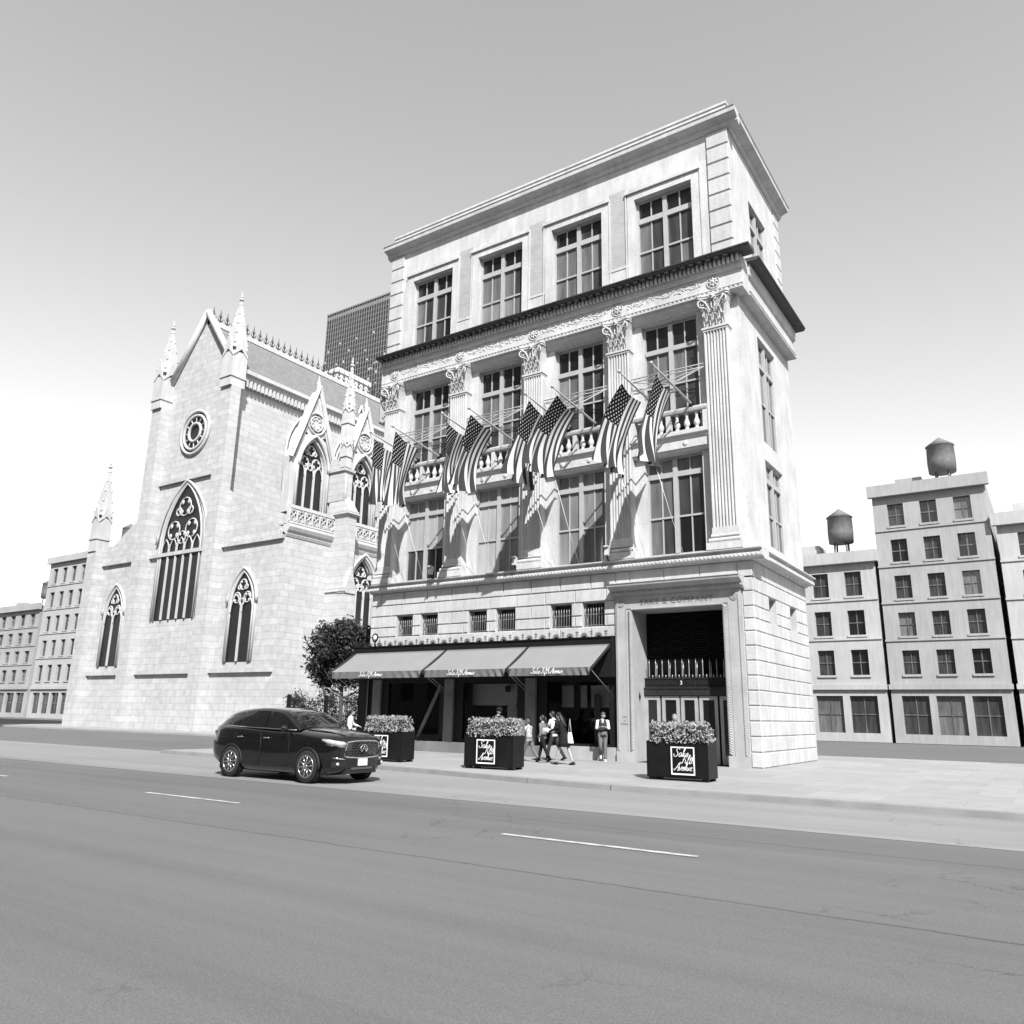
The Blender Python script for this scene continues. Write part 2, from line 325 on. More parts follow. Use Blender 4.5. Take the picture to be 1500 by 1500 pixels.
for c in BC:                                         # raised architrave round each upper window
    for a, b, z0, z1 in ((c - 1.6, c - 1.27, 19.0, 23.3), (c + 1.27, c + 1.6, 19.0, 23.3)):
        mb.box(a, b, -.21, -.148, z0, z1)
        mb.box(a + (.0 if a > c else -.05), b + (.05 if a > c else 0), -.25, -.212, z0, z1) if 0 else None
    mb.box(c - 1.268, c + 1.268, -.213, -.148, 22.985, 23.3); mb.box(c - 1.68, c + 1.68, -.30, -.146, 23.31, 23.46)
    for s in (-1, 1): mb.box(c + s * 1.66 - .03, c + s * 1.66 + .03, -.235, -.147, 19.0, 23.3)
for x in CC[1:4]:
    mb.box(x - .44, x + .44, -.20, -.147, 18.9, 19.85); mb.box(x - .46, x + .46, -.225, -.147, 19.86, 19.98)
mb.build("upper_wall", STONE, store)
for x in CC[1:4]: mb = MB(); mb.box(x - .40, x + .40, -.175, -.146, 20.0, 23.7); mb.build("brick_panel", BRICK, store)
for side in range(3):                                # quoins at the corners
    mb = MB(SIDE if side == 2 else None)
    for k in range(8):
        z0 = 18.95 + k * .73
        if side == 0: mb.block(XL - .02, -.36, -.235, -.1, z0 + .03, z0 + .70, .02)
        if side == 1: mb.block(15.95, XR + .03, -.235, -.1, z0 + .03, z0 + .70, .02)
        if side == 2: mb.block(YB - .8, YB, -.03, .1, z0 + .03, z0 + .70, .02)
    mb.build("quoin_strip", STONE2, store)
# rusticated base: separate blocks with open joints over a recessed backing
mb = MB(); wall(mb, XL, 11.5, 4.45, 7.02, -.15, SW, .5); mb.quad((11.5, -.165, 6.3), (XR, -.165, 6.3), (XR, -.165, 7.02), (11.5, -.165, 7.02)); mb.quad((XL, -.165, 0), (XL, YB, 0), (XL, YB, 7.02), (XL, -.165, 7.02))
mb.quad((16.3, -.165, 0), (XR, -.165, 0), (XR, -.165, 6.5), (16.3, -.165, 6.5))
mb.M = SIDE; wall(mb, -.165, YB, 0, 7.02, .03, SIDES, .4); mb.M = None
def courses(mb, rows, x0, x1, holes, off, y0, y1):
    for k, (z0, z1) in enumerate(rows):
        cuts = [x0]; x = x0 + (off[k % 2])
        while x < x1 - .35:
            cuts.append(x); x += 1.38
        cuts.append(x1)
        for a, b in zip(cuts, cuts[1:]):
            segs = [(a, b)]
            for h in holes:
                if h[2] < (z0 + z1) / 2 < h[3]:
                    ns = []
                    for p, q in segs:
                        if h[1] <= p or h[0] >= q: ns.append((p, q)); continue
                        if p < h[0] - .06: ns.append((p, h[0]))
                        if q > h[1] + .06: ns.append((h[1], q))
                    segs = ns
            for p, q in segs: mb.block(p + .018, q - .018, y0, y1, z0 + .024, z1 - .024, .014)
ROWS = [(6.38, 6.97), (5.88, 6.38), (5.36, 5.88), (4.93, 5.36), (4.50, 4.93)]
courses(mb, ROWS, XL, 11.52, SW, (.6, 1.28), -.2, -.16)
courses(mb, [(6.38, 6.97)], 11.52, XR, [], (.6, .6), -.2, -.16)
low = [(.0, .5)] + [(.5 + .5 * k, 1.0 + .5 * k) for k in range(7)] + [(4.0, 4.5)]
courses(mb, low + [(4.5, 4.93), (4.93, 5.36), (5.36, 5.88), (5.88, 6.38)], 16.4, XR + .0, [], (.9, .9), -.2, -.16)
mb.M = SIDE; courses(mb, low + ROWS[::-1], -.16, YB, SIDES, (.6, 1.28), -.0, .04); mb.M = None
mb.build("rusticated_base", STONE2, store)

def window(cx, z0, z1, hw, yg, bars, tones, M=None, halves=True, parent=None):
    f = MB(M); p = MB(M); x0, x1 = cx - hw, cx + hw
    f.box(x0, x0 + .09, yg - .07, yg + .05, z0, z1); f.box(x1 - .09, x1, yg - .07, yg + .05, z0, z1)
    f.box(x0 + .09, x1 - .09, yg - .068, yg + .05, z1 - .1, z1); f.box(x0 + .09, x1 - .09, yg - .066, yg + .05, z0, z0 + .09)
    zi0, zi1 = z0 + .09, z1 - .1
    f.box(cx - .09, cx + .09, yg - .11, yg + .05, zi0, zi1)
    q = (hw - .09 - .09) / 2
    for s in (-1, 1): f.box(cx + s * (.09 + q) - .024, cx + s * (.09 + q) + .024, yg - .04, yg + .04, zi0, zi1)
    for zb, th, pr in bars:
        for s in (-1, 1):
            a, b = (x0 + .09, cx - .09) if s < 0 else (cx + .09, x1 - .09)
            f.box(a, b, yg - pr, yg + .045, zb - th / 2, zb + th / 2)
    zz = sorted([zi0, zi1] + [b[0] for b in bars], reverse=True); xx = [x0, cx - .09 - q, cx, cx + .09 + q, x1]
    for r in range(len(zz) - 1):
        for c in range(4):
            t = tones[min(r, len(tones) - 1)]; t = t[c] if isinstance(t, (list, tuple)) else t
            jy = random.uniform(-.002, .002)
            p.quad((xx[c], yg + jy, zz[r + 1]), (xx[c + 1], yg - jy, zz[r + 1]), (xx[c + 1], yg - jy + random.uniform(-.002, .002), zz[r]), (xx[c], yg + jy, zz[r]), t)
    fo = f.build("window", FRAME, parent or store); p.build("pane", PANES, fo); return fo
def bars_lower(z0, z1): return [(10.62, .20, .10), (8.95, .07, .06)]
TONE_L = [[[3, 3, 3, 3], [4, 4, 4, 3], [1, 1, 0, 0]], [[3, 3, 3, 3], [4, 4, 3, 3], [4, 4, 3, 3]], [[2, 3, 3, 2], [2, 3, 3, 2], [3, 3, 2, 2]], [[2, 3, 2, 2], [2, 2, 1, 1], [2, 1, 0, 0]]]
TONE_U = [[0, [2, 2, 2, 2], [2, 1, 2, 1], 0], [0, [2, 2, 2, 1], [2, 1, 2, 1], 0], [0, [3, 2, 1, 1], [1, 1, 0, 0], 0], [0, [2, 2, 2, 1], [2, 2, 1, 1], 0]]
TONE_T = [[[0, 0, 0, 0], [2, 1, 1, 0], [2, 1, 1, 0], [3, 2, 0, 1]], [[0, 0, 0, 0], [2, 2, 2, 1], [3, 3, 3, 2], [2, 1, 1, 1]], [[0, 0, 1, 0], [2, 2, 2, 2], [2, 2, 2, 1], [2, 1, 1, 1]], [[0, 0, 0, 0], [2, 1, 1, 1], [2, 1, 1, 2], [2, 1, 2, 1]]]
for i, c in enumerate(BC):
    window(c, 7.45, 11.35, 1.17, .25, bars_lower(0, 0), TONE_L[i])
    window(c, 13.0, 17.03, 1.17, .25, [(15.87, .20, .11), (14.35, .07, .06)], TONE_U[i])
    mb = MB(); mb.box(c - 1.17, c + 1.17, .20, .30, 12.1, 12.99); mb.build("gap_shade_panel", IRON, store)  # black sheet standing in for the shade behind the balusters
    window(c, 19.15, 22.98, 1.27, .15, [(22.0, .24, .10), (20.5, .08, .07)], TONE_T[i])
window(3.5, 7.9, 11.35, 1.2, .2, [(10.6, .2, .1), (9.2, .07, .06)], [2, [2, 1, 2, 1], 1], SIDE); window(3.5, 12.1, 16.6, 1.2, .2, [(15.5, .2, .1), (13.9, .07, .06)], [1, 2, 1], SIDE)
window(3.5, 19.4, 22.9, 1.2, .2, [(22.0, .2, .1), (20.6, .07, .06)], [1, 2, 1], SIDE)

# fluted pilasters with capital and base
def pilaster(x):
    M = Matrix.Translation((x, 0, 0)); mb = MB(M); hw, y = .475, -.42; pr = [(hw, .0), (hw, y + .03), (hw - .03, y)]
    n = 7; pitch = (2 * hw - .12) / n; r = pitch * .40
    X = hw - .06
    for k in range(n):
        cxx = X - pitch * (k + .5)
        for t in range(7):
            a = pi * t / 6; pr.append((cxx + r * cos(a), y + r * 1.7 * sin(a)))
    pr += [(-hw + .03, y), (-hw, y + .03), (-hw, .0)]
    prof = [(p[0], p[1]) for p in pr]; N = len(prof)
    P = [(a, b, 8.2) for a, b in prof] + [(a, b, 15.9) for a, b in prof]
    mb.add(P, [(i, i + N, i + N + 1, i + 1) for i in range(N - 1)])
    mb.box(-hw - .01, hw + .01, y - .012, 0, 7.98, 8.2); mb.box(-hw - .012, hw + .012, y - .014, 0, 15.9, 15.98)
    col = mb.build("pilaster", STONE, store)
    b = MB(M); b.box(-.66, .66, -.62, .0, 7.36, 7.62)
    def tor(zc, rr, ex):
        b.xprofile([(0, zc - rr)] + [(y - ex + .02 - rr * cos(t) , zc + rr * sin(t)) for t in [(-pi / 2 + pi * k / 6) for k in range(7)]] + [(0, zc + rr)], -hw - ex, hw + ex)
    tor(7.71, .085, .10); tor(7.88, .055, .04); b.box(-hw - .03, hw + .03, y - .03, 0, 7.935, 7.985)
    b.build("plinth", STONE, col)
    c = MB(M); hz = 16.0
    c.box(-hw - .05, hw + .05, y - .05, 0, 15.98, 16.06)
    c.rings([[(-hw - e, 0, z), (-hw - e, y - e, z), (hw + e, y - e, z), (hw + e, 0, z)] for z, e in ((16.06, -.02), (16.5, -.01), (16.95, .04), (17.2, .12))], smooth=False, caps=False)
    # acanthus leaves
    def leaf(x0, z0, h, wd, face):
        F = (lambda u, o, z: (x0 + u, y - o, z)) if face == 0 else (lambda u, o, z: (hw + o, u + x0, z))
        st = [(0, .02, wd * .8), (.4, .07, wd), (.75, .13, wd * .9), (.95, .22, wd * .6), (1.0, .27, wd * .25), (.88, .29, wd * .1)]
        P = []
        for t, o, q in st:
            P += [F(-q / 2, o - .03, z0 + h * t), F(-q * .2, o + .015, z0 + h * t), F(0, o - .01, z0 + h * t), F(q * .2, o + .015, z0 + h * t), F(q / 2, o - .03, z0 + h * t)]
        c.add(P, [(i * 5 + j, i * 5 + j + 1, i * 5 + j + 6, i * 5 + j + 5) for i in range(5) for j in range(4)])
    for k in range(4): leaf(-.36 + k * .24, 16.06, .40, .22, 0)
    for k in range(3): leaf(-.24 + k * .24, 16.3, .45, .2, 0)
    for s in (-1, 1):                                 # corner scrolls, standing out diagonally
        pts = []
        for k in range(26):
            a = -2.2 + k * .36; rr = .19 * (1 - k / 30)
            d = s * (.42 + .02 + rr * cos(a) * .75); o = .10 + rr * cos(a) * .55
            pts.append((d, y - .06 - o, 17.02 + rr * sin(a)))
        c.tube(pts, [.045 * (1 - k / 40) for k in range(26)], 5)
        c.tube([(s * .08, y - .1, 16.45), (s * .16, y - .1, 16.75), (s * .3, y - .12, 17.05), (s * .47, y - .18, 17.2)], [.03, .04, .045, .05], 5)
        c.tube([(s * .05, y - .1, 16.6), (s * .07, y - .12, 16.9), (s * .05, y - .14, 17.1), (s * .14, y - .14, 17.16)], .03, 5)
        for k in range(5): c.obox((s * (.14 + .018 * k), y - .11, 16.62 + .09 * k), (.12, .05, .035), Matrix.Rotation(s * -.5, 3, 'Y'))
    rim = [(.62, 0), (.62, y - .18), (.54, y - .24), (.25, y - .15), (0, y - .13), (-.25, y - .15), (-.54, y - .24), (-.62, y - .18), (-.62, 0)]
    for z0, z1, e in ((17.21, 17.28, 0), (17.284, 17.37, .03)):
        c.extr([(p[0] * (1 + e), p[1] - (e if p[1] < 0 else 0)) for p in rim], lambda p: (p[0], p[1], z0), lambda p: (p[0], p[1], z1))
    c.ell((0, y - .2, 17.24), .11, .09, .11, 10, 7); c.ell((0, y - .29, 17.24), .05, .03, .05, 8, 5)
    c.tube([(.11 * cos(t), y - .23, 17.24 + .11 * sin(t)) for t in [2 * pi * k / 12 for k in range(13)]], .03, 5)
    c.build("capital", STONE, col)
    return col
for x in CC: pilaster(x)

# ledge under the pilasters
mb = MB(); SP = [(.35, 6.97), (-.22, 6.97), (-.26, 7.03), (-.49, 7.04), (-.53, 7.06), (-.53, 7.17), (-.45, 7.19), (-.45, 7.28), (-.60, 7.31), (-.60, 7.35), (.0, 7.37), (.35, 7.37)]
mb.xprofile(SP, XL - .12, XR + .46)
mb.M = SIDE; mb.xprofile([(y + .15, z) for y, z in SP], .36, YB + .1); mb.M = None
k = 0
while k * .155 < XR - XL + .4:
    x = XL + k * .155; mb.ell((x, -.525, 7.115), .045, .03, .05, 6, 5); k += 1
mb.build("ledge", STONE, store)
# soffits, aprons, balustrades
mb = MB()
for i, c in enumerate(BC):
    a, b = CC[i] + .476, CC[i + 1] - .476
    mb.xprofile([(-.36, 17.37), (-.28, 17.22), (-.10, 17.10), (.32, 17.02), (.32, 17.37)], a, b)
mb.build("soffit", STONE, store)
BAL = None
for i, c in enumerate(BC):
    a, b = CC[i] + .48, CC[i + 1] - .48
    mb = MB()
    mb.xprofile([(.25, 11.36), (-.20, 11.36), (-.24, 11.42), (-.24, 11.45), (-.29, 11.46), (-.29, 11.80), (-.33, 11.82), (-.36, 11.93), (-.44, 11.96), (-.44, 12.06), (.25, 12.06)], a, b)
    mb.box(a, b, -.40, -.16, 12.064, 12.14); mb.xprofile([(-.14, 12.83), (-.42, 12.83), (-.44, 12.87), (-.46, 12.93), (-.46, 12.98), (-.44, 13.0), (-.14, 13.0)], a, b)
    for x in (a + .09, b - .09, c): mb.box(x - .09, x + .09, -.395, -.165, 12.14, 12.83)
    for x in (c - .62, c + .62): mb.ell((x, -.30, 11.63), .1, .035, .1, 10, 6)
    bo = mb.build("balustrade", STONE, store)
    if BAL is None:
        q = MB(); q.lathe([(.09, 0), (.09, .05), (.055, .07), (.08, .12), (.125, .22), (.112, .3), (.065, .42), (.052, .5), (.07, .54), (.052, .57), (.09, .63), (.09, .69)], (0, 0, 0), 10)
        BAL = q.mesh("baluster", STONE)
    for s in (-1, 1):
        for k in range(3):
            o = link("baluster", BAL, bo); o.location = (c + s * (.33 + k * .39), -.28, 12.14)
# entablature with carved frieze
EP = [(.32, 17.375), (-.44, 17.375), (-.46, 17.40), (-.46, 17.44), (-.40, 17.45), (-.40, 17.52), (-.45, 17.56), (-.45, 17.58), (-.36, 17.60), (-.36, 18.22), (-.42, 18.23), (-.46, 18.26), (-.46, 18.46), (-.48, 18.48), (-.48, 18.74), (.32, 18.74)]
mb = MB(); mb.xprofile(EP, XL - .03, XR + .36); mb.M = SIDE; mb.xprofile([(y + .05, z) for y, z in EP], .34, YB); mb.M = None
mb.extr([(XL - .03, -.44), (XL - .28, -.22), (XL - .28, .3), (XL - .03, .3)], lambda p: (p[0], p[1], 15.6), lambda p: (p[0], p[1], 18.78))
k = 0
while k * .175 < XR - XL + .35:
    x = XL + k * .175; mb.box(x, x + .095, -.63, -.47, 18.47, 18.73)
    mb.box(x + .01, x + .10, -.435, -.39, 17.465, 17.535); k += 1
mb.build("entablature", STONE, store)
mb = MB(); CP = [(-.2, 18.742), (-.86, 18.742), (-.90, 18.765), (-.90, 18.81), (-.94, 18.82), (-.95, 18.87), (-.2, 18.93)]
mb.xprofile(CP, XL - .1, XR + .8); mb.M = SIDE; mb.xprofile([(y + .1, z) for y, z in CP], .22, YB + .2); mb.M = None
k = 0
while k * .34 < XR - XL:
    x = XL + .1 + k * .34; mb.box(x, x + .17, -.84, -.57, 18.66, 18.739); mb.ell((x + .26, -.72, 18.735), .06, .06, .035, 6, 4); k += 1
mb.build("cornice", COPPER, store)
mb = MB(); fy = -.36
def rosette(x, z, r):
    mb.tube([(x + r * cos(t), fy - .01, z + r * sin(t)) for t in [2 * pi * k / 20 for k in range(21)]], .03, 5, caps=False)
    for k in range(8): a = 2 * pi * k / 8; mb.ell((x + r * .5 * cos(a), fy - .03, z + r * .5 * sin(a)), .09, .05, .045, 6, 4, Matrix.Rotation(-a, 3, 'Y'))
    mb.ell((x, fy - .05, z), .07, .06, .07, 8, 5)
for x in CC: rosette(x, 17.93, .25)
for i, c in enumerate(BC):
    a, b = CC[i] + .45, CC[i + 1] - .45; n = 5; L = (b - a) / n
    for k in range(n):
        x0 = a + L * (k + .5); s = 1 if k % 2 else -1
        pts = [(x0 + L * (t - .5), fy - .0, 17.98 + s * .09 * sin(pi * t)) for t in [q / 8 for q in range(9)]]; mb.tube(pts, .022, 5)
        mb.tube([(x0 + .14 * (1 - q / 16) * cos(q * .62) * s, fy - .0, 17.98 - s * .04 + .14 * (1 - q / 16) * sin(q * .62)) for q in range(14)], [.024 - q * .001 for q in range(14)], 5)
        for q in range(11):
            A = random.uniform(0, 2 * pi); mb.ell((x0 + random.uniform(-.5, .5) * L, fy, 18.0 + random.uniform(-.17, .17)), random.uniform(.05, .10), .032, random.uniform(.022, .04), 6, 4, Matrix.Rotation(A, 3, 'Y'))
mb.build("frieze_carving", STONE, store)
mb = MB(); TP = [(.0, 24.8), (-.2, 24.8), (-.28, 24.9), (-.28, 25.0), (-.45, 25.08), (-.62, 25.12), (-.64, 25.28), (-.68, 25.32), (0, 25.36)]
mb.xprofile(TP, XL - .3, XR + .5); mb.M = SIDE; mb.xprofile([(y + .15, z) for y, z in TP], -.1, YB + .3); mb.M = None
mb.box(XL, XR, -.1, .2, 25.34, 26.0); mb.box(XL - .04, XR + .04, -.15, .25, 26.0, 26.1); mb.box(XR - .3, XR, .2, YB, 25.3, 26.0); mb.box(XR - .35, XR + .04, .25, YB, 26.0, 26.1)
mb.build("parapet", STONE, store)
# small barred windows in the base
for h in SW:
    p = MB(); p.quad((h[0], .28, h[2]), (h[1], .28, h[2]), (h[1], .28, h[3]), (h[0], .28, h[3])); po = p.build("barred_window", PANES[0], store)
    g = MB(); n = 8
    for k in range(n):
        x = h[0] + .07 + (h[1] - h[0] - .14) * k / (n - 1)
        g.tube([(x, -.02, h[2] + .03), (x, -.02, h[2] + .66), (x, -.02, h[2] + .76)], [.02, .02, .004], 5)
        g.ell((x, -.02, h[2] + .64), .03, .03, .035, 5, 4)
    for z in (.06, .48): g.box(h[0], h[1], -.03, -.01, h[2] + z, h[2] + z + .025)
    g.build("bars", SPIKE, po)
for h in SIDES:
    p = MB(SIDE); p.quad((h[0], .3, h[2]), (h[1], .3, h[2]), (h[1], .3, h[3]), (h[0], .3, h[3])); p.build("barred_window", PANES[0], store)

# shopfront
BL = -1.85
mb = MB(); mb.box(BL, 11.5, -.55, -.16, 4.24, 4.45); mb.box(BL - .03, 11.5, -.60, -.16, 4.45, 4.48); mb.box(BL - .02, 11.5, -.58, -.16, 4.2, 4.238); mb.box(BL, XL - .02, -.16, 1.2, 4.2, 4.45); mb.box(BL, 11.5, -.5, .3, 3.0, 4.198)
mb.build("shopfront_beam", IRON, store)
mb = MB(); k = 0
while BL + .1 + k * .62 < 11.4:
    x = BL + .1 + k * .62; y = -.57
    mb.tube([(x, y, 4.48), (x, y, 4.70)], .014, 5); mb.box(x - .07, x + .07, y - .012, y + .012, 4.665, 4.69); mb.tube([(x, y, 4.69), (x, y, 4.75)], [.02, .002], 5)
    for s in (-1, 1): mb.tube([(x, y, 4.62), (x + s * .05, y, 4.60), (x + s * .06, y, 4.55)], .01, 4)
    xm = x + .31
    if xm < 11.4:
        for q in range(7):
            a = pi * (.08 + .84 * q / 6); l = .13 + .08 * sin(a); mb.tube([(xm, y, 4.49), (xm + l * .6 * cos(a), y, 4.49 + l * .6 * sin(a)), (xm + l * cos(a), y, 4.49 + l * sin(a))], [.008, .016, .004], 4)
        mb.tube([(xm + .15 * cos(t), y, 4.49 + .14 * sin(t)) for t in [pi * q / 8 for q in range(9)]], .011, 4)
    k += 1
mb.build("cresting", IRON, store)
for a, b in ((-.86, -.39), (3.31, 3.78), (7.43, 7.91)): mb = MB(); mb.box(a, b, -.17, .1, .44, 3.0); mb.build("shop_pier", DARKPIER, store)
mb = MB(); mb.box(XL - .02, 8.2, -.19, .04, 0, .43); mb.build("shop_plinth", STONED, store)  # left run of the plinth in a darker granite
mb = MB(); mb.box(8.2, 11.5, -.19, .04, 0, .47); mb.build("shop_plinth", STONEG, store)
OPEN = [(.02, 2.98), (4.24, 6.98), (8.38, 11.12)]
mb = MB(); wall(mb, XL, 11.5, .43, 3.0, -.05, [(a, b, .56, 2.86) for a, b in OPEN], .25)
for a, b in OPEN: mb.box(a - .1, b + .1, -.10, -.04, .47, .56)
mb.box(XL - .62, XL, -.1, 1.0, .0, 4.2)
mb.build("shopfront_frame", IRON, store)
GREY = mat("display_reflection_grey", .70, .8, .1, 2); BLACKD = mat("display_dark_panel", .015, .6, .2, 2)
for i, (a, b) in enumerate(OPEN):
    p = MB(); p.quad((a, .02, .56), (b, .02, .56), (b, .02, 2.86), (a, .02, 2.86)); po = p.build("shop_window", SHOPGLASS, store)
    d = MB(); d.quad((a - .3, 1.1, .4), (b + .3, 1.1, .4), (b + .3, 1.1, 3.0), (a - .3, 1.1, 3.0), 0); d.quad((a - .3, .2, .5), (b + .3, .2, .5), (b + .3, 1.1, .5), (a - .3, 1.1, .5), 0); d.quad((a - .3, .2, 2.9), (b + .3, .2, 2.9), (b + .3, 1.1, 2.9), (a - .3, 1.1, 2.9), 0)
    if i == 0: d.obox((1.95, .55, 1.7), (.17, .05, 2.7), Matrix.Rotation(.5, 3, 'Y'), 1)  # leaning board shaped as the pale streak reflected in the glass
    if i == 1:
        d.box(a - .2, b + .2, .9, 1.0, 1.95, 2.84, 1); d.box(5.9, 6.5, .85, .98, .5, 1.94, 1); d.obox((6.62, .5, 2.3), (.2, .05, 1.3), Matrix.Rotation(.45, 3, 'Y'), 1); d.box(5.95, 6.12, .6, .72, 2.5, 2.75, 0)  # backing panels, plus a leaning board standing in for a reflected streak
    if i == 2: d.box(a + .1, b - .2, .95, 1.0, 1.9, 2.75, 1); d.box(a + .7, a + .95, .85, .94, 1.5, 2.8, 0); d.box(a + 1.3, a + 1.42, .85, .94, 1.5, 2.8, 0); d.box(a + 1.75, a + 2.0, .6, .7, .5, 2.4, 2)  # pale panel and dark posts modelled after reflections in the glass
    d.build("display_and_reflections", [UNLIT, GREY, DARKPIER], po)

# entrance
ENT = MB()
for s in (-1, 1):
    f = lambda x: 13.96 + s * x
    xa, xb = sorted((f(1.74), f(2.41))); ENT.box(xa, xb, -.30, -.15, .35, 5.98)
    xa, xb = sorted((f(1.74), f(1.9))); ENT.box(xa, xb, -.15, 1.1, 0, 5.44)
    xa, xb = sorted((f(1.72), f(2.43))); ENT.box(xa, xb, -.33, -.15, 0, .36)
    xa, xb = sorted((f(2.30), f(2.36))); ENT.box(xa, xb, -.325, -.295, .38, 5.95)
    xa, xb = sorted((f(1.95), f(1.98))); ENT.box(xa, xb, -.318, -.295, .38, 5.5)
    for k in range(70): ENT.ell((f(2.33), -.325, .42 + k * .079), .022, .02, .028, 5, 4)
ENT.box(13.96 - 1.74, 13.96 + 1.74, -.30, 1.1, 5.44, 5.98); ENT.box(12.0, 15.92, -.325, -.295, 5.50, 5.535)
ENT.xprofile([(.0, 5.985), (-.34, 5.985), (-.36, 6.04), (-.42, 6.06), (-.44, 6.14), (-.55, 6.20), (-.58, 6.22), (-.74, 6.28), (-.77, 6.30), (-.79, 6.38), (-.82, 6.40), (-.2, 6.44), (.0, 6.44)], 11.42, 16.50)
for k in range(42): ENT.box(11.5 + k * .12, 11.56 + k * .12, -.5, -.42, 6.075, 6.15)
for s in (-1, 1):
    for r in (.13, .08, .035): ENT.tube([(13.96 + s * 2.17 + r * cos(t), -.31, 5.72 + r * sin(t)) for t in [2 * pi * k / 14 for k in range(15)]], .022, 5, caps=False)
ent = ENT.build("entrance_surround", STONEG, store)
mb = MB()
for s in (-1, 1):
    for k in range(62):
        mb.ell((13.96 + s * 1.81, -.30, .45 + k * .081), .095, .07, .036, 8, 5, Matrix.Rotation(s * .7, 3, 'Y'))
for k in range(42): mb.ell((12.24 + k * .084, -.30, 5.475), .07, .06, .034, 8, 5, Matrix.Rotation(.6, 3, 'Y'))
mb.build("rope_moulding", STONEG, ent)
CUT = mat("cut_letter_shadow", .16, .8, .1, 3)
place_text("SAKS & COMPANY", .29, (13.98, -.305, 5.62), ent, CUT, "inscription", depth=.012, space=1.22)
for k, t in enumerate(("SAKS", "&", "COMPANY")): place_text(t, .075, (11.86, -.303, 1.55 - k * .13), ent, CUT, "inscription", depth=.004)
mb = MB(); mb.extr([(12.36, 2.30), (12.44, 2.48), (12.52, 2.30), (12.44, 2.12)], lambda p: (12.222, p[0] - 12.2, p[1]), lambda p: (12.235, p[0] - 12.2, p[1])); mb.build("small_plaque", IRON, ent)
dy = .75
mb = MB(); mb.box(12.2, 15.72, dy + .25, dy + .3, 2.3, 5.5, 1); mb.box(12.2, 15.72, dy - .12, dy + .1, 2.36, 2.62, 0); mb.box(12.2, 15.72, dy - .15, dy - .1, 2.6, 2.64, 0)
mb.box(12.2, 15.72, dy - .02, dy + .06, 2.64, 3.0, 2)
for z in (2.66, 2.98): mb.box(12.2, 15.72, dy - .05, dy + .0, z - .02, z + .02, 0)
for k in range(20):
    x = 12.38 + k * .175
    if abs(x - 13.68) < .13: continue
    for a in range(4): mb.tube([(x + .055 * cos(pi / 2 * a) + .04 * cos(t), dy - .035, 2.82 + .055 * sin(pi / 2 * a) + .04 * sin(t)) for t in [2 * pi * q / 8 for q in range(9)]], .011, 4, m=0, caps=False)
    mb.box(x + .08, x + .095, dy - .045, dy - .02, 2.66, 2.98, 0)
mb.box(13.55, 13.81, dy - .045, dy - .021, 2.66, 2.98, 2)
for k in range(4):
    for j in range(6): mb.tube([(12.6 + k * .9 + .35 * cos(t), dy + .2, 3.9 + j * .3 + .12 * sin(t)) for t in [2 * pi * q / 10 for q in range(11)]], .012, 4, m=2, caps=False)
gr = mb.build("bronze_grille", [BRONZE, UNLIT, IRON], store)
mb = MB()
for k in range(13):
    x = 12.42 + k * .262; mb.tube([(x, dy - .03, 3.0), (x, dy - .03, 3.1), (x, dy - .03, 3.14), (x, dy - .03, 3.5), (x, dy - .03, 3.68)], [.03, .03, .02, .022, .004], 6)
    if k % 2: mb.tube([(x + .05, dy - .03, 3.0), (x + .05, dy - .03, 3.55)], [.02, .012], 5)
    mb.ell((x + .13, dy - .03, 3.05), .03, .02, .06, 6, 4)
mb.build("spear_bars", SPIKE, gr)
place_text("3", .20, (13.68, dy - .055, 2.75), gr, LETTER, "house_number", depth=.006)
DOORM = mat("door_bronze", .38, .4, .15, 3, 0, 30, .5, .2)
for a, b in ((12.22, 12.82), (12.9, 13.58), (13.64, 14.28), (14.34, 15.02), (15.1, 15.7)):
    mb = MB(); t = .12; mb.box(a, a + t, dy - .05, dy + .05, 0, 2.34); mb.box(b - t, b, dy - .05, dy + .05, 0, 2.34); mb.box(a + t, b - t, dy - .048, dy + .05, 2.2, 2.34); mb.box(a + t, b - t, dy - .048, dy + .05, 0, .3)
    d = mb.build("door", DOORM, store); p = MB(); p.quad((a + t, dy, .3), (b - t, dy, .3), (b - t, dy, 2.2), (a + t, dy, 2.2)); p.build("pane", PANES[0], d)
    h = MB(); h.tube([(b - t + .03, dy - .1, .9), (b - t + .03, dy - .1, 1.35)], .014, 6); h.build("handle", SPIKE, d)
mb = MB(); mb.box(12.2, 15.72, dy + .02, dy + .04, 0, 2.4); mb.box(12.22, 15.7, -.15, dy, -.02, .006); mb.build("doorway_backing", UNLIT, store)  # black backing and floor sheet put the doorway's shade into colour

# ------------------------------------------------------------------ unseen blocks across the avenue; the towers are added to cut sky light
OPP = mat("opposite_limestone", .28, .8, .1, .5)
def block_across(x0, x1, h, label, floors):
    o = thing("unseen_office_block", label, "building", ((x0 + x1) / 2, -46, 0)); of = Vector(((x0 + x1) / 2, -46, 0))
    mb = MB(); mb.box(x0, x1, -66, -46, -.1, h); mb.box(x0 - .3, x1 + .3, -66.3, -45.6, h, h + 1.2); mb.build("wall", OPP, o, of)
    mb = MB(); n = int((x1 - x0 - 2) / 4.1); fh = (h - 3) / floors
    for k in range(n):
        for j in range(floors): mb.box(x0 + 1.5 + k * 4.1, x0 + 3.5 + k * 4.1, -46.01, -45.97, 3 + j * fh, 3 + j * fh + fh * .62)
    mb.build("windows", PANES[0], o, of)["kind"] = "stuff"
block_across(-95, 1, 96, "tall stone office tower out of view across the avenue, added to cut sky light", 24)
block_across(3, 100, 23, "low stone office block across the avenue, mirrored in the shop glass", 6)
block_across(103, 170, 85, "tall stone office slab out of view past the low block, added to cut sky light", 21)

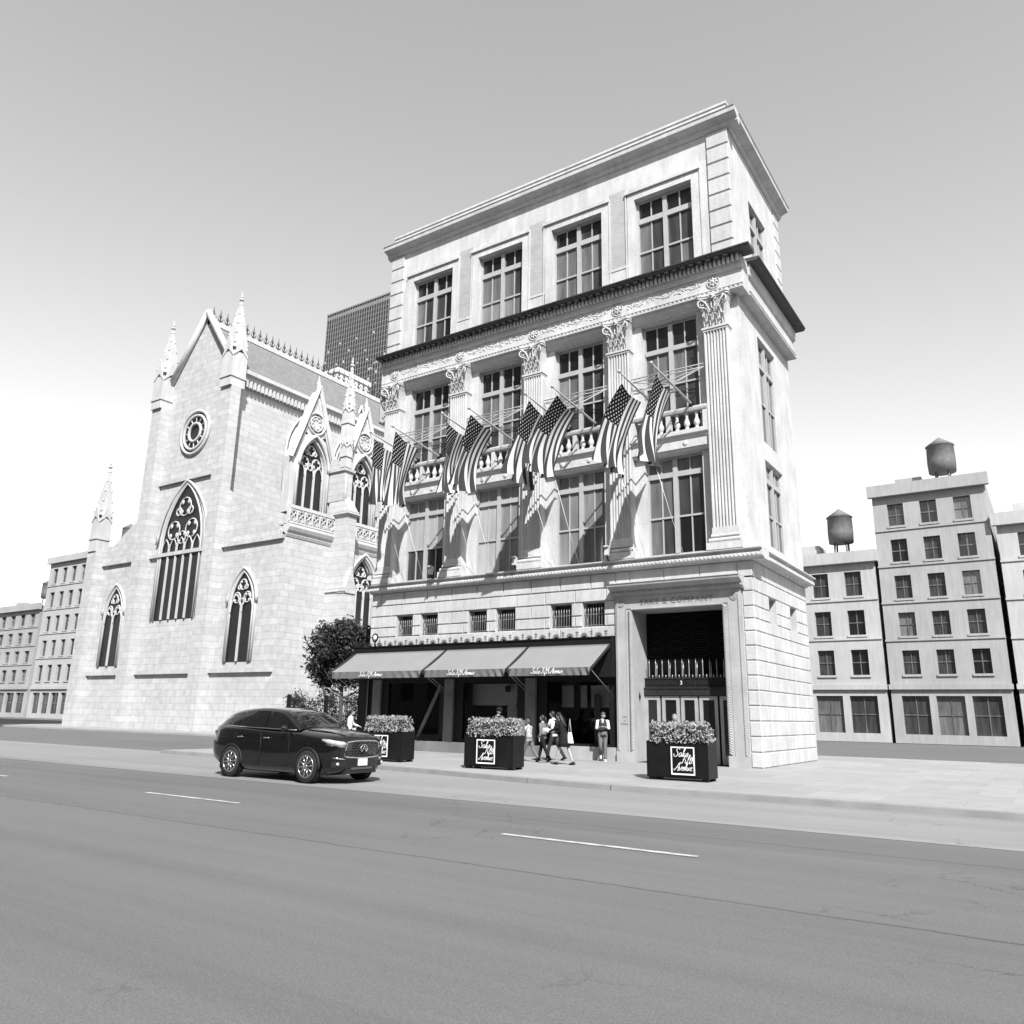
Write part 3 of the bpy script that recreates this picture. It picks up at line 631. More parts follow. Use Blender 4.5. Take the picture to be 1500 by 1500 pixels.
def city_block(x0, x1, y, h, floors, bay, tone, label):
    o = thing("city_building", label, "building", ((x0 + x1) / 2, y, 0), 0, "plain buildings closing the streets behind"); of = Vector(((x0 + x1) / 2, y, 0))
    st = mat("distant_stone", tone, .85, .12, .3, .2, 8, .2, streak=.15); mb = MB(); n = max(2, int((x1 - x0 - 1) / bay)); fh = (h - 5.5) / floors; bw_ = (x1 - x0 - 1) / n
    hs = [(x0 + .5 + bw_ * (k + .25), x0 + .5 + bw_ * (k + .75), 5 + fh * j + .3, 5 + fh * j + fh * .72) for k in range(n) for j in range(floors)] + [(x0 + .5 + bw_ * (k + .1), x0 + .5 + bw_ * (k + .9), .6, 3.6) for k in range(n)]
    wall(mb, x0, x1, -.1, h, y, hs, .35); mb.quad((x1, y, -.1), (x1, y + 14, -.1), (x1, y + 14, h), (x1, y, h)); mb.quad((x0, y, -.1), (x0, y + 14, -.1), (x0, y + 14, h), (x0, y, h)); mb.quad((x0, y + 14, -.1), (x1, y + 14, -.1), (x1, y + 14, h), (x0, y + 14, h)); mb.quad((x0, y, h), (x1, y, h), (x1, y + 14, h), (x0, y + 14, h))
    mb.box(x0 - .3, x1 + .3, y - .5, y - .002, h - .7, h + .3); mb.box(x0 - .1, x1 + .1, y - .25, y - .002, 4.1, 4.5)
    for a, b, c, d in hs[:n * floors]: mb.box(a - .1, b + .1, y - .12, y - .003, c - .18, c - .004)
    for j in range(1, floors): mb.box(x0 - .04, x1 + .04, y - .10, y - .004, 5 + fh * j - .12, 5 + fh * j + .04)
    mb.build("wall", st, o, of); g = MB()
    for a, b, c, d in hs: g.quad((a, y + .34, c), (b, y + .34, c), (b, y + .34, d), (a, y + .34, d), random.choice((0, 1, 1, 2))); g.box((a + b) / 2 - .04, (a + b) / 2 + .04, y + .28, y + .335, c, d, 2); g.box(a, b, y + .27, y + .33, (c + d) / 2 - .04, (c + d) / 2 + .04, 2)
    g.build("windows", PANES, o, of)["kind"] = "stuff"
    tx, ty = x0 + (x1 - x0) * .62, y + 5; mb = MB(); mb.lathe([(1.1, h + 2.2), (1.15, h + 3.2), (1.1, h + 4.6), (1.2, h + 4.65), (.05, h + 5.5)], (tx, ty, 0), 14)
    for a in range(4): mb.tube([(tx + .8 * cos(a * pi / 2 + .78), ty + .8 * sin(a * pi / 2 + .78), h), (tx + .7 * cos(a * pi / 2 + .78), ty + .7 * sin(a * pi / 2 + .78), h + 2.3)], .09, 5)
    mb.build("water_tank", mat("weathered_timber", .14, .8, .2, 3), o, of)
    mb = MB(); mb.box(x0 + 1.2, x0 + 3.4, y + 6, y + 9, h, h + 2.4); mb.build("roof_housing", st, o, of)
# ------------------------------------------------------------------ tower of glass behind
TW_G = mat("tower_glass", .022, .4, .35, .12, 0, 30, .3); TW_F = mat("tower_fin", .19, .4, .1, 1); TW_S = mat("tower_spandrel", .19, .4, .15, .2); TW_L = mat("tower_blind", .42, .6, .1, 1)
Y0 = 90.; tx0, tx1, tz = -108.4, -60., 93.3
tower = thing("office_tower", "tall dark glass tower with pale vertical fins behind the cathedral roof", "building", (tx0, Y0, 0))
off = Vector((tx0, Y0, 0))
mb = MB(); mb.box(tx0, tx1, Y0, Y0 + 30, -.1, tz); mb.build("tower_body", TW_S, tower, off)
g = MB(); pitch = .76; rh = 1.26; nC = int((tx1 - tx0) / pitch); random.seed(5)
for r in range(60):
    z = tz - 1.0 - (r + 1) * rh
    g.box(tx0 + .1, tx1 - .1, Y0 - .06, Y0 - .01, z, z + rh * .80)
gl = g.build("window_bands", TW_G, tower, off); gl["kind"] = "stuff"
b_ = MB()
for r in range(5, 60):
    z = tz - 1.0 - (r + 1) * rh
    for c in range(nC):
        x = tx0 + c * pitch
        if random.random() < (.15 if r > 9 else .04):
            h = random.uniform(.3, .8) * rh * .8; b_.add([(x + .1, Y0 - .08, z), (x + pitch - .08, Y0 - .08, z), (x + pitch * random.uniform(.3, .9), Y0 - .08, z + h), (x + .12, Y0 - .08, z + h * random.uniform(.3, 1))], [(0, 1, 2, 3)])
b_.build("drawn_blinds", TW_L, tower, off)["kind"] = "stuff"
f_ = MB()
for c in range(nC + 1): f_.box(tx0 + c * pitch - .05, tx0 + c * pitch + .05, Y0 - .22, Y0 - .03, 0, tz)
f_.build("fins", TW_F, tower, off)["kind"] = "stuff"
mb = MB(); mb.box(tx0 - .05, tx1, Y0 - .3, Y0 + 30, tz, tz + .35); mb.build("coping", TW_F, tower, off)
# pale roof house behind the cathedral ridge
rh_ = thing("roof_house", "plain pale rendered building just behind the iron ridge cresting", "building", (-45, 36.6, 0))
RW = mat("pale_render", .62, .8, .06, .4, .1, 15, .2, streak=.06); off = Vector((-45, 36.6, 0))
mb = MB(); mb.box(-54, -45, 36.6, 42.2, -.1, 43.1); mb.build("wall", RW, rh_, off)
mb = MB(); mb.box(-54.2, -44.85, 36.45, 42.35, 43.1, 43.7); mb.build("coping", RW, rh_, off)

# ------------------------------------------------------------------ cathedral
MARBLE = brickmat("white_marble_blocks", .48, .30, 1.1, .5, 'YZ', .12, .016, .75, .15)
MARB = mat("white_marble", .50, .7, .10, .9, .2, 20, .3, streak=.16)
SLATE = brickmat("roof_slate", .19, .14, .5, .3, 'YZ', .12, .02, .7, .3)
LEAD = mat("dark_tracery_glass", .012, .45, .4, 2, 0, 30, .5); DARKI = mat("cresting_iron", .04, .6, .2, 3)
cath = thing("cathedral", "white marble gothic cathedral with gables, pinnacles and slate roof", "church", (-20, 14, 0)); CO = Vector((-20, 14, 0))
FX = Matrix(((0, -1, 0, 0), (1, 0, 0, 0), (0, 0, 1, 0), (0, 0, 0, 1)))       # flank: local x -> +Y, depth -> -X
def flank(X): return Matrix.Translation((X, 0, 0)) @ FX
def arch(c, hw, z0, zs, n=8, k=1.25):               # pointed arch outline, from the left sill over the apex to the right sill
    R_ = hw * 2 * k; cx = c - hw + R_; a1 = math.acos((R_ - hw) / R_)
    L = [(cx - R_ * cos(a1 * i / n), zs + R_ * sin(a1 * i / n)) for i in range(n + 1)]
    return [(c - hw, z0)] + L + [(2 * c - x, z) for x, z in L[::-1][1:]] + [(c + hw, z0)]
def gothic_window(mb, g, c, hw, z0, zs, lights=3, d=.35, hood=.3, hk=1.28):
    """frame and tracery go to mb, glass to g; facade plane at local y=0"""
    A = arch(c, hw, z0, zs)
    g.add([(x, d, z) for x, z in A], [tuple(range(len(A)))])
    for q, (r, y) in enumerate(((.09, d - .06), (.12, .12), (.13, -.05))): mb.tube([(x + (x - c) * q * .07, y, z + (q * .1 if z > zs else 0)) for x, z in A], r, 5)
    mb.tube([(c + (x - c) * hk, -.16, z + hood * (1 if z > zs - .1 else 0)) for x, z in A if z >= zs - .2], .13, 5)
    wl = 2 * hw / lights
    for k in range(1, lights): mb.box(c - hw + wl * k - .07, c - hw + wl * k + .07, d - .14, d - .01, z0, zs + .2)
    for k in range(lights): mb.tube([(x, d - .07, z) for x, z in arch(c - hw + wl * (k + .5), wl / 2 - .05, zs - .5, zs - .3, 4)], .06, 4)
    ap = max(z for _, z in A); H = ap - zs
    C_ = [(c, zs + H * .62, hw * .30), (c - hw * .45, zs + H * .25, hw * .3), (c + hw * .45, zs + H * .25, hw * .3), (c, zs + H * .12, hw * .2), (c - hw * .3, zs + H * .55, hw * .13), (c + hw * .3, zs + H * .55, hw * .13)]
    for x, z, r in C_:
        mb.tube([(x + r * cos(t), d - .07, z + r * sin(t)) for t in [2 * pi * k / 12 for k in range(13)]], .065, 4, caps=False)
        for k in range(4): a = pi / 2 * k + .78; mb.ell((x + r * .75 * cos(a), d - .07, z + r * .75 * sin(a)), r * .28, .05, r * .28, 6, 4)
    for k in range(10): pass
def spire(mb, x, y, z0, z1, r, crockets=5):
    mb.rings([[(x + s * rr, y + t * rr, z) for s, t in ((-1, -1), (1, -1), (1, 1), (-1, 1))] for z, rr in ((z0, r), (z0 + .01, r * 1.15), (z1, .05))], smooth=False)
    for k in range(crockets):
        t = (k + .5) / crockets; rr = r * 1.15 * (1 - t)
        for s, u in ((-1, -1), (1, -1), (1, 1), (-1, 1)): mb.ell((x + s * rr, y + u * rr, z0 + (z1 - z0) * t), .10, .10, .13, 5, 4)
    for k in (0, .28): mb.ell((x, y, z1 + k), .2 - k * .35, .2 - k * .35, .14, 8, 5)
    mb.tube([(x, y, z1), (x, y, z1 + .75)], [.07, .03], 5)
def pinnacle(mb, x, y, z0, z1, zt, r):
    mb.box(x - r, x + r, y - r, y + r, z0, z1)
    for s, (dx, dy) in enumerate(((1, 0), (-1, 0), (0, -1), (0, 1))):      # gablets on the four faces
        def P(u, o, z): return (x + dx * (r + o) - dy * u, y + dy * (r + o) + dx * u, z)
        mb.extr([(-r, z1 - r * .6), (0, z1 + r * 2.2), (r, z1 - r * .6), (0, z1 + r * .4)], lambda p: P(p[0], .07, p[1]), lambda p: P(p[0], -.02, p[1]))
        mb.box(*sorted((P(-r - .06, 0, 0)[0], P(r + .06, .08, 0)[0])), *sorted((P(-r - .06, 0, 0)[1], P(r + .06, .08, 0)[1])), z1 - r * 3.2, z1 - r * 2.9)
    spire(mb, x, y, z1 + r * .5, zt, r * .85)
    for k in range(3): mb.ell((x + r * .5, y - r * .5, z1 - r * (1 + k)), .05, .05, .1, 4, 4)
YF, YE = 9.9, 62.
AX, GX, EX, RX = -20., -20.8, -28., -32.5
# walls
mb = MB(); bays = [18.05 + 5.4 * k for k in range(8)]
mb.M = flank(AX)
for c in bays:
    A = arch(c, 1.3, 4.0, 10.9)
    n = len(A); a, b = c - 2.7, c + 2.7
    if c == bays[0]: a = YF
    P = [(x, 0, z) for x, z in A] + [(a, 0, A[0][1]), (a, 0, 14.1), (b, 0, 14.1), (b, 0, A[-1][1]), (c, 0, 14.1)]
    o = n; half = n // 2
    mb.add(P, [tuple(list(range(0, half + 1)) + [o + 4, o + 1, o]), tuple(list(range(half, n)) + [o + 3, o + 2, o + 4])]); mb.quad((a, 0, -.1), (b, 0, -.1), (b, 0, 4.0), (a, 0, 4.0))
    mb.add([(x, 0, z) for x, z in A] + [(x, .4, z) for x, z in A], [(i, i + 1, n + i + 1, n + i) for i in range(n - 1)])
mb.M = None
mb.quad((AX, YF, 14.0), (AX, YE, 14.0), (EX, YE, 16.6), (EX, YF, 16.6)); mb.quad((AX, YE, 0), (-45, YE, 0), (-45, YE, 28), (AX, YE, 14))
mb.quad((EX, YF, 14), (EX, YE, 14), (EX, YE, 28.9), (EX, YF, 28.9)); mb.quad((-37, YF, 14), (-37, YE, 14), (-37, YE, 28.9), (-37, YF, 28.9)); mb.quad((-45, YF, 0), (-45, YE, 0), (-45, YE, 14), (-45, YF, 14)); mb.quad((-45, YF, 14), (-45, YE, 14), (-37, YE, 16), (-37, YF, 16))
mb.build("flank_wall", MARBLE, cath, CO)
FR = brickmat("white_marble_front", .49, .32, 1.1, .5, 'XZ', .14, .016, .75, .15)
mb = MB()
mb.add([(AX, YF, -.1), (AX, YF, 14.1), (EX, YF, 19), (EX, YF, 28.9), (RX, YF, 35), (-37, YF, 28.9), (-37, YF, 19), (-45, YF, 14.1), (-45, YF, -.1)], [tuple(range(9))])
for z in (4.2, 13.7): mb.box(-45, AX, YF - .25, YF - .01, z, z + .3)
mb.box(-36.6, -28.4, YF - .25, YF - .01, 20, 20.3)
for x in (-37.3, -27.7, -44.5): mb.box(x - .7, x + .7, YF - .9, YF - .01, -.1, 27 if x > -40 else 15)
mb.build("front_wall", FR, cath, CO)
FM = Matrix.Translation((0, YF, 0))
mb = MB(FM); g = MB(FM)
gothic_window(mb, g, RX, 2.6, 8.5, 14.5, 5, -.05); gothic_window(mb, g, -24, 1.3, 5.0, 9.0, 2, -.05); gothic_window(mb, g, -41, 1.3, 5.0, 9.0, 2, -.05)
for r in (1.9, 1.5, .8): mb.tube([(RX + r * cos(t), -.1, 24.2 + r * sin(t)) for t in [2 * pi * k / 28 for k in range(29)]], .14, 5, caps=False)
for k in range(12): a = pi / 6 * k; mb.tube([(RX + .8 * cos(a), -.08, 24.2 + .8 * sin(a)), (RX + 1.6 * cos(a), -.08, 24.2 + 1.6 * sin(a))], .06, 4)
g.add([(RX + 1.8 * cos(2 * pi * k / 24), -.03, 24.2 + 1.8 * sin(2 * pi * k / 24)) for k in range(24)], [tuple(range(24))])
for s in (-1, 1): mb.tube([(RX + s * 4.7, -.2, 28.9), (RX, -.2, 35.4)], .3, 5)
t_ = mb.build("front_tracery", MARB, cath, CO); g.build("tracery_glass", LEAD, t_, CO)
for x, z, r in ((-37.3, 27, .7), (-27.7, 27, .7), (-44.5, 15, .6)): mb = MB(); pinnacle(mb, x, YF - .4, z, z + 3, z + 8, r); mb.build("pinnacle", MARB, cath, CO)
# flank bays: lower windows, cornice, pierced parapet, gabled upper windows, buttresses and pinnacles
for i, c in enumerate(bays[:3]):
    mb = MB(flank(AX)); g = MB(flank(AX)); gothic_window(mb, g, c, 1.3, 4.0, 10.9, 3, .35, .4); wo = mb.build("aisle_window", MARB, cath, CO); g.build("tracery_glass", LEAD, wo, CO)
def gable(c):
    M = flank(GX); mb = MB(M); g = MB(M); A = arch(c, 1.35, 16.0, 19.7, 8, 1.05); n = len(A); half = n // 2
    zb = 16.0; P = [(x, 0, z) for x, z in A] + [(c - 2.15, 0, zb), (c - 2.15, 0, 20.4), (c, 0, 26.4), (c + 2.15, 0, 20.4), (c + 2.15, 0, zb)]
    mb.add(P, [tuple(list(range(half + 1)) + [n + 2, n + 1, n]), tuple(list(range(half, n)) + [n + 4, n + 3, n + 2])])
    mb.add([(x, 0, z) for x, z in A] + [(x, .45, z) for x, z in A], [(k, k + 1, n + k + 1, n + k) for k in range(n - 1)])
    mb.add([(c - 2.15, 0, zb), (c - 2.15, 0, 20.4), (c, 0, 26.4), (c + 2.15, 0, 20.4), (c + 2.15, 0, zb)] + [(c - 2.15, .8, zb), (c - 2.15, .8, 20.4), (c, .8, 26.4), (c + 2.15, .8, 20.4), (c + 2.15, .8, zb)], [(0, 5, 6, 1), (1, 6, 7, 2), (2, 7, 8, 3), (3, 8, 9, 4), (5, 9, 8, 7, 6)])
    gothic_window(mb, g, c, 1.35, 16.0, 19.7, 3, .4, .12, 1.12)
    for s in (-1, 1):
        mb.tube([(c + s * 2.3, -.12, 20.2), (c, -.12, 26.75)], .2, 4, smooth=False); mb.tube([(c + s * 1.85, -.04, 20.4), (c, -.04, 25.7)], .06, 4)
        for k in range(7): t = (k + .5) / 7; mb.ell((c + s * 2.35 * (1 - t), -.15, 20.4 + 6.3 * t), .15, .12, .16, 5, 4)
    for r, w_ in ((.88, .1), (.60, .06)): mb.tube([(c + r * cos(t), -.05, 23.55 + r * sin(t)) for t in [2 * pi * k / 20 for k in range(21)]], w_, 5, caps=False)
    for k in range(8):
        a = pi / 4 * k; mb.ell((c + .42 * cos(a), -.02, 23.55 + .42 * sin(a)), .16, .06, .16, 6, 4)
        g.add([(c + .78 * cos(a + t) , -.012, 23.55 + .78 * sin(a + t)) for t in (-.25, .25)] + [(c + .55 * cos(a + .2), -.012, 23.55 + .55 * sin(a + .2)), (c + .55 * cos(a - .2), -.012, 23.55 + .55 * sin(a - .2))], [(0, 1, 2, 3)])
    for s in (-1, 1): g.add([(c + s * 1.05, -.012, 22.75), (c + s * 1.25, -.012, 22.3), (c + s * .75, -.012, 22.5)], [(0, 1, 2)])
    mb.lathe([(.14, 26.5), (.2, 26.7), (.1, 26.8), (.22, 27.0), (.08, 27.25), (.02, 27.7)], (c, .1, 0), 8)
    wo = mb.build("gable_window", MARB, cath, CO); g.build("tracery_glass", LEAD, wo, CO)
for c in (12.65, 18.05, 23.45, 28.85): gable(c)
mb = MB(flank(AX))
for a, b in ((YF, 14.3), (15.25, 19.7), (20.65, 25.1), (26.05, 30.5)):
    mb.xprofile([(.3, 13.9), (-.05, 13.9), (-.15, 14.1), (-.12, 14.2), (-.3, 14.35), (-.42, 14.6), (-.40, 14.75), (-.25, 14.85), (.3, 14.85)], a, b); mb.box(a, b, -.34, -.2, 14.86, 15.0); mb.box(a, b, -.36, -.18, 16.0, 16.25)
    n = int((b - a) / .85) + 1; wv = (b - a) / n
    for k in range(n):
        x = a + wv * (k + .5)
        mb.tube([(x + .4 * cos(t), -.27, 15.5 + .46 * sin(t)) for t in [2 * pi * q / 14 for q in range(15)]], .07, 4, caps=False)
        for q in range(4): A_ = pi / 2 * q; mb.tube([(x + .2 * cos(A_) + .17 * cos(t), -.27, 15.5 + .2 * sin(A_) + .17 * sin(t)) for t in [2 * pi * j / 8 for j in range(9)]], .045, 4, caps=False)
        mb.box(x - wv / 2 - .05, x - wv / 2 + .05, -.32, -.22, 15.0, 16.0)
mb.build("pierced_parapet", MARB, cath, CO)
mb = MB(); mb.box(AX - .05, AX - .01, YF, 40, 14.85, 16.1); mb.box(AX - .9, AX + .02, YF, 40, 14.80, 14.84); mb.build("parapet_backing", MARB, cath, CO)
def buttress(y):
    mb = MB(); x1 = -18.3
    mb.box(AX - .5, x1 + .25, y - .1, y + 1.05, -.1, 10.6); mb.box(AX - .5, x1, y, y + .95, 10.6, 16.2)
    mb.extr([(y - .18, 10.2), (y + .475, 12.2), (y + 1.13, 10.2)], lambda p: (x1 + .34, p[0], p[1]), lambda p: (x1 - .4, p[0], p[1]))
    mb.box(AX - .5, x1 + .4, y - .22, y - .1, 10.3, 10.6)
    for z, e in ((16.2, .12), (16.32, .22), (16.5, .12)): mb.box(AX - .5, x1 + e, y - e, y + .95 + e, z, z + .13)
    mb.rings([[(AX - .5, y - .05, 16.63), (x1 + .05, y - .05, 16.63), (x1 + .05, y + 1.0, 16.63), (AX - .5, y + 1.0, 16.63)], [(AX - .5, y + .1, 17.6), (x1 - .5, y + .1, 17.6), (x1 - .5, y + .85, 17.6), (AX - .5, y + .85, 17.6)]], smooth=False)
    mb.box(AX - 1.5, x1 - .7, y + .05, y + .9, 17.5, 21.0); mb.tube([(x1 - .62, y + .15, 16.8), (x1 - .62, y + .15, 19.6)], .1, 6)
    mb.box(AX - 1.6, x1 - .55, y - .1, y + 1.05, 19.9, 20.1)
    bo = mb.build("buttress", MARBLE, cath, CO)
    p = MB(); pinnacle(p, -19.35, y + .35, 20.9, 25.0, 29.0, .36); pinnacle(p, -19.2, y + .25, 20.2, 22.0, 23.2, .30); p.build("pinnacle", MARB, bo, CO)
for y in (14.3, 19.7, 25.1): buttress(y)
# clerestory and roof
mb = MB(flank(EX))
a, b = YF, 50
mb.xprofile([(.3, 28.2), (-.3, 28.2), (-.45, 28.5), (-.75, 28.62), (-.75, 28.95), (.3, 28.95)], a, b)
k = 0
while a + .4 * k < b: mb.box(a + .4 * k, a + .4 * k + .2, -.5, -.01, 27.6, 28.2); k += 1
for c in bays[:6]:
    for r_ in (1.7, 2.05, 2.4): mb.tube([(x, -.06 - r_ * .04, z) for x, z in arch(c, r_, 20, 23.6, 6, 1.0)], .12, 5)
mb.build("clerestory_cornice", MARB, cath, CO)
g = MB(flank(EX))
for c in bays[:6]: A = arch(c, 1.6, 20, 23.6, 6, 1.0); g.add([(x, -.02, z) for x, z in A], [tuple(range(len(A)))])
g.build("clerestory_glass", LEAD, cath, CO)
mb = MB(); mb.quad((EX + .7, YF, 28.75), (EX + .7, 60, 28.75), (RX, 60, 34.5), (RX, YF, 34.5)); mb.quad((-37.7, YF, 28.75), (-37.7, 60, 28.75), (RX, 60, 34.5), (RX, YF, 34.5)); mb.add([(EX + .7, 60, 28.75), (RX, 60, 34.5), (-37.7, 60, 28.75)], [(0, 1, 2)])
ro = mb.build("roof", SLATE, cath, CO)
mb = MB(); mb.box(RX - .28, RX + .28, YF, 60, 34.3, 34.75)
mb.build("ridge_coping", MARB, ro, CO)
mb = MB(); k = 0
while YF + .3 + k * .72 < 52:
    y = YF + .3 + k * .72; x = RX
    mb.tube([(x, y, 34.75), (x, y, 35.6), (x, y, 36.15)], [.05, .07, .01], 4)
    for s in (-1, 1):
        mb.tube([(x, y, 34.9), (x, y + s * .2, 35.1), (x, y + s * .3, 35.35)], [.06, .05, .02], 4); mb.tube([(x, y, 35.3), (x, y + s * .14, 35.45), (x, y + s * .12, 35.6)], [.05, .04, .02], 4)
        mb.tube([(x, y + s * .36, 34.75), (x, y + s * .2, 34.9)], .04, 4)
    k += 1
mb.box(RX - .04, RX + .04, YF, 52, 34.75, 34.86); mb.build("iron_cresting", DARKI, ro, CO)
for y in (25.2,):
    mb = MB(); xd = -28.8
    mb.extr([(y - .75, 29.2), (y, 31.0), (y + .75, 29.2)], lambda p: (xd, p[0], p[1]), lambda p: (xd - 2.6, p[0], p[1])); d = mb.build("dormer", SLATE, ro, CO)
    mb = MB(); mb.add([(xd + .02, y - .45, 29.5), (xd + .02, y, 30.6), (xd + .02, y + .45, 29.5)], [(0, 1, 2)]); mb.build("dormer_opening", UNLIT, ro, CO)
    mb = MB()
    for s in (-1, 1): mb.tube([(xd + .05, y + s * .85, 29.0), (xd + .05, y, 31.15)], .12, 4, smooth=False)
    mb.build("dormer_bargeboard", MARB, ro, CO)

# iron fence in front of the cathedral flank
fn = thing("iron_fence", "black iron railing on a low stone kerb beside the cathedral", "fence", (-16, 9, 0)); FO = Vector((-16, 9, 0))
mb = MB(); mb.box(-16.2, -15.8, 8, 34, -.01, .5); mb.build("fence_base", MARB, fn, FO)
mb = MB()
for k in range(150): mb.tube([(-16, 8.1 + k * .17, .5), (-16, 8.1 + k * .17, 2.3), (-16, 8.1 + k * .17, 2.5)], [.02, .02, .003], 4)
for z in (.65, 1.3, 2.2): mb.box(-16.03, -15.97, 8, 34, z, z + .05)
for k in range(9): mb.box(-16.1, -15.9, 8 + k * 3.2, 8.2 + k * 3.2, .5, 2.6)
mb.build("railing", IRON, fn, FO)

random.seed(17)
city_block(4.5, 13.6, 45, 15.5, 3, 2.4, .40, "low pale stone building just beside the right end wall of the store")
city_block(13.9, 22.4, 45, 21.0, 5, 2.1, .33, "greyer five-storey building in the middle of the side street")
city_block(22.8, 34, 45, 17.5, 4, 2.6, .42, "pale four-storey building at the right edge of the street")
city_block(-104, -84, 34, 24, 5, 2.6, .40, "pale building beyond the cathedral front")
city_block(-128, -105, 34, 17, 4, 2.8, .34, "low grey building at the far end of the avenue")

# ------------------------------------------------------------------ awnings
AWN = mat("awning_canvas", .215, .8, .06, 1.2, .1, 60, .2); AWND = mat("awning_valance", .13, .8, .1, 2, .1, 60, .2); AWNK = mat("awning_dark_trim", .015, .8, .1, 2)
ALAB = ["widest grey canvas awning, at the cathedral end, with a broad black side edge", "grey canvas awning in the middle, between two other awnings", "grey canvas awning next to the carved entrance pier"]
for i, (a, b, tc) in enumerate(((-1.55, 3.6, .83), (3.76, 7.76, 5.66), (7.9, 11.42, 9.63))):
    o = thing("awning", ALAB[i], "awning", ((a + b) / 2, -.6, 4.2), 0, "awnings along the shopfront"); of = Vector(((a + b) / 2, -.6, 4.2))
    mb = MB(); nu, nv = 18, 8
    def P(u, v, t): return (a + (b - a) * u, -.6 - 1.5 * v, 4.20 - .93 * v - .035 * sin(pi * v) * (1 + .25 * sin(u * 9 + i)) - t)
    G = [P(u / nu, v / nv, 0) for v in range(nv + 1) for u in range(nu + 1)] + [P(u / nu, v / nv, .015) for v in range(nv + 1) for u in range(nu + 1)]; N = (nu + 1) * (nv + 1)
    F = [(v * (nu + 1) + u, v * (nu + 1) + u + 1, (v + 1) * (nu + 1) + u + 1, (v + 1) * (nu + 1) + u) for v in range(nv) for u in range(nu)]
    mb.add(G, F + [tuple(q + N for q in f[::-1]) for f in F] + [(u, u + N, u + 1 + N, u + 1) for u in range(nu)], 0, True)
    mb.build("canopy", AWN, o, of)
    mb = MB(); n = 60
    def V(u, z, t=0):
        e = min(u, 1 - u); amp = .05 * math.exp(-((e) / .2) ** 2) + .008
        w_ = amp * sin(u * 62 + (3.27 - z) * 9 * (1 if u < .5 else -1) + 2 * sin(u * 7)) * min(1, (3.27 - z) / .1)
        return (a + (b - a) * u, -2.105 + w_ - t, z)
    zs = [3.27, 3.2, 3.12, 3.05, 2.985]
    G = [V(u / n, z) for z in zs for u in range(n + 1)]; mb.add(G, [(r * (n + 1) + u, r * (n + 1) + u + 1, (r + 1) * (n + 1) + u + 1, (r + 1) * (n + 1) + u) for r in range(4) for u in range(n)], 0, True)
    mb.build("valance", AWND, o, of)
    mb = MB(); wd = script_width("Saks Fifth Avenue", .098); script_text(mb, "Saks Fifth Avenue", .098, tc - wd / 2, 3.06, lambda x, z, l: (x, -2.150 - l, z), .10, .3, 3); mb.build("lettering", LETTER, o, of)
    for x, s in ((a, -1), (b, 1)):
        mb = MB(); wk = .2 if (s < 0 and i == 0) else (.12 if s < 0 else .04)
        l, r = (x - wk, x) if s < 0 else (x, x + wk)
        mb.add([(l, -.55, 4.22), (r, -.55, 4.22), (r, -2.1, 3.255), (l, -2.1, 3.255), (l, -.55, 4.12), (r, -.55, 4.12), (r, -2.1, 3.155), (l, -2.1, 3.155)], [(0, 1, 2, 3), (4, 7, 6, 5), (0, 4, 5, 1), (1, 5, 6, 2), (2, 6, 7, 3), (3, 7, 4, 0)])
        mb.build("side_trim", AWNK, o, of)
    for x in (a + .02, b - .02):
        mb = MB(); mb.tube([(x, -2.08, 3.22), (x, -.2, 2.28)], .014, 5); mb.build("arm", SPIKE, o, of)

# ------------------------------------------------------------------ floodlights on the ledge
FL = mat("pale_lamp_housing", .45, .5, .1, 4)
first = None
for i, x in enumerate((-.95, 2.75, 7.2, 11.45)):
    if first is None:
        o = thing("floodlight", "", "floodlight", (x, -.70, 7.36), 0, "floodlights on the ledge"); mb = MB()
        mb.tube([(0, .1, 0), (0, 0, .05), (0, -.02, .16)], .03, 6); mb.build("bracket", IRON, o)
        mb = MB(); mb.obox((0, -.02, .34), (.16, .14, .36), Matrix.Rotation(-.25, 3, 'X')); mb.obox((0, -.07, .50), (.18, .17, .05), Matrix.Rotation(-.25, 3, 'X')); mb.build("lamp_housing", FL, o); first = o
    else: o = copy_tree(first); o.location.x = x
    o["label"] = "small floodlight on the ledge at the foot of " + ("the corner pilaster beside the cathedral", "the second pilaster from the cathedral", "the third pilaster from the cathedral", "the pilaster above the entrance pier")[i]

# ------------------------------------------------------------------ flag poles, braces and flags
POLE = mat("pale_flagpole", .33, .4, .06, 3, 0, 30, .5)
fm = bpy.data.materials.new("flag_cloth"); fm.use_nodes = True; n = fm.node_tree; L = n.links; bs = n.nodes["Principled BSDF"]; bs.inputs["Roughness"].default_value = .8; bs.inputs["Specular IOR Level"].default_value = .1
uvn = n.nodes.new("ShaderNodeUVMap"); uvn.uv_map = "cloth"; sx = n.nodes.new("ShaderNodeSeparateXYZ"); L.new(uvn.outputs[0], sx.inputs[0])
def mth(op, a, b=None):
    q = n.nodes.new("ShaderNodeMath"); q.operation = op
    for k, t in enumerate((a, b)):
        if t is None: continue
        if isinstance(t, (int, float)): q.inputs[k].default_value = t
        else: L.new(t, q.inputs[k])
    return q.outputs[0]
U, V_ = sx.outputs[0], sx.outputs[1]
stripe = mth('LESS_THAN', mth('MODULO', mth('FLOOR', mth('MULTIPLY', U, 13.0)), 2.0), .5)           # 1 on the dark stripes
canton = mth('MULTIPLY', mth('LESS_THAN', U, 7 / 13), mth('LESS_THAN', V_, .42))
su = mth('MULTIPLY', U, 10 * 13 / 7); sv = mth('MULTIPLY', V_, 12 / .42)
fr = lambda x: mth('ABSOLUTE', mth('SUBTRACT', mth('FRACT', mth('ADD', x, .5)), .5))
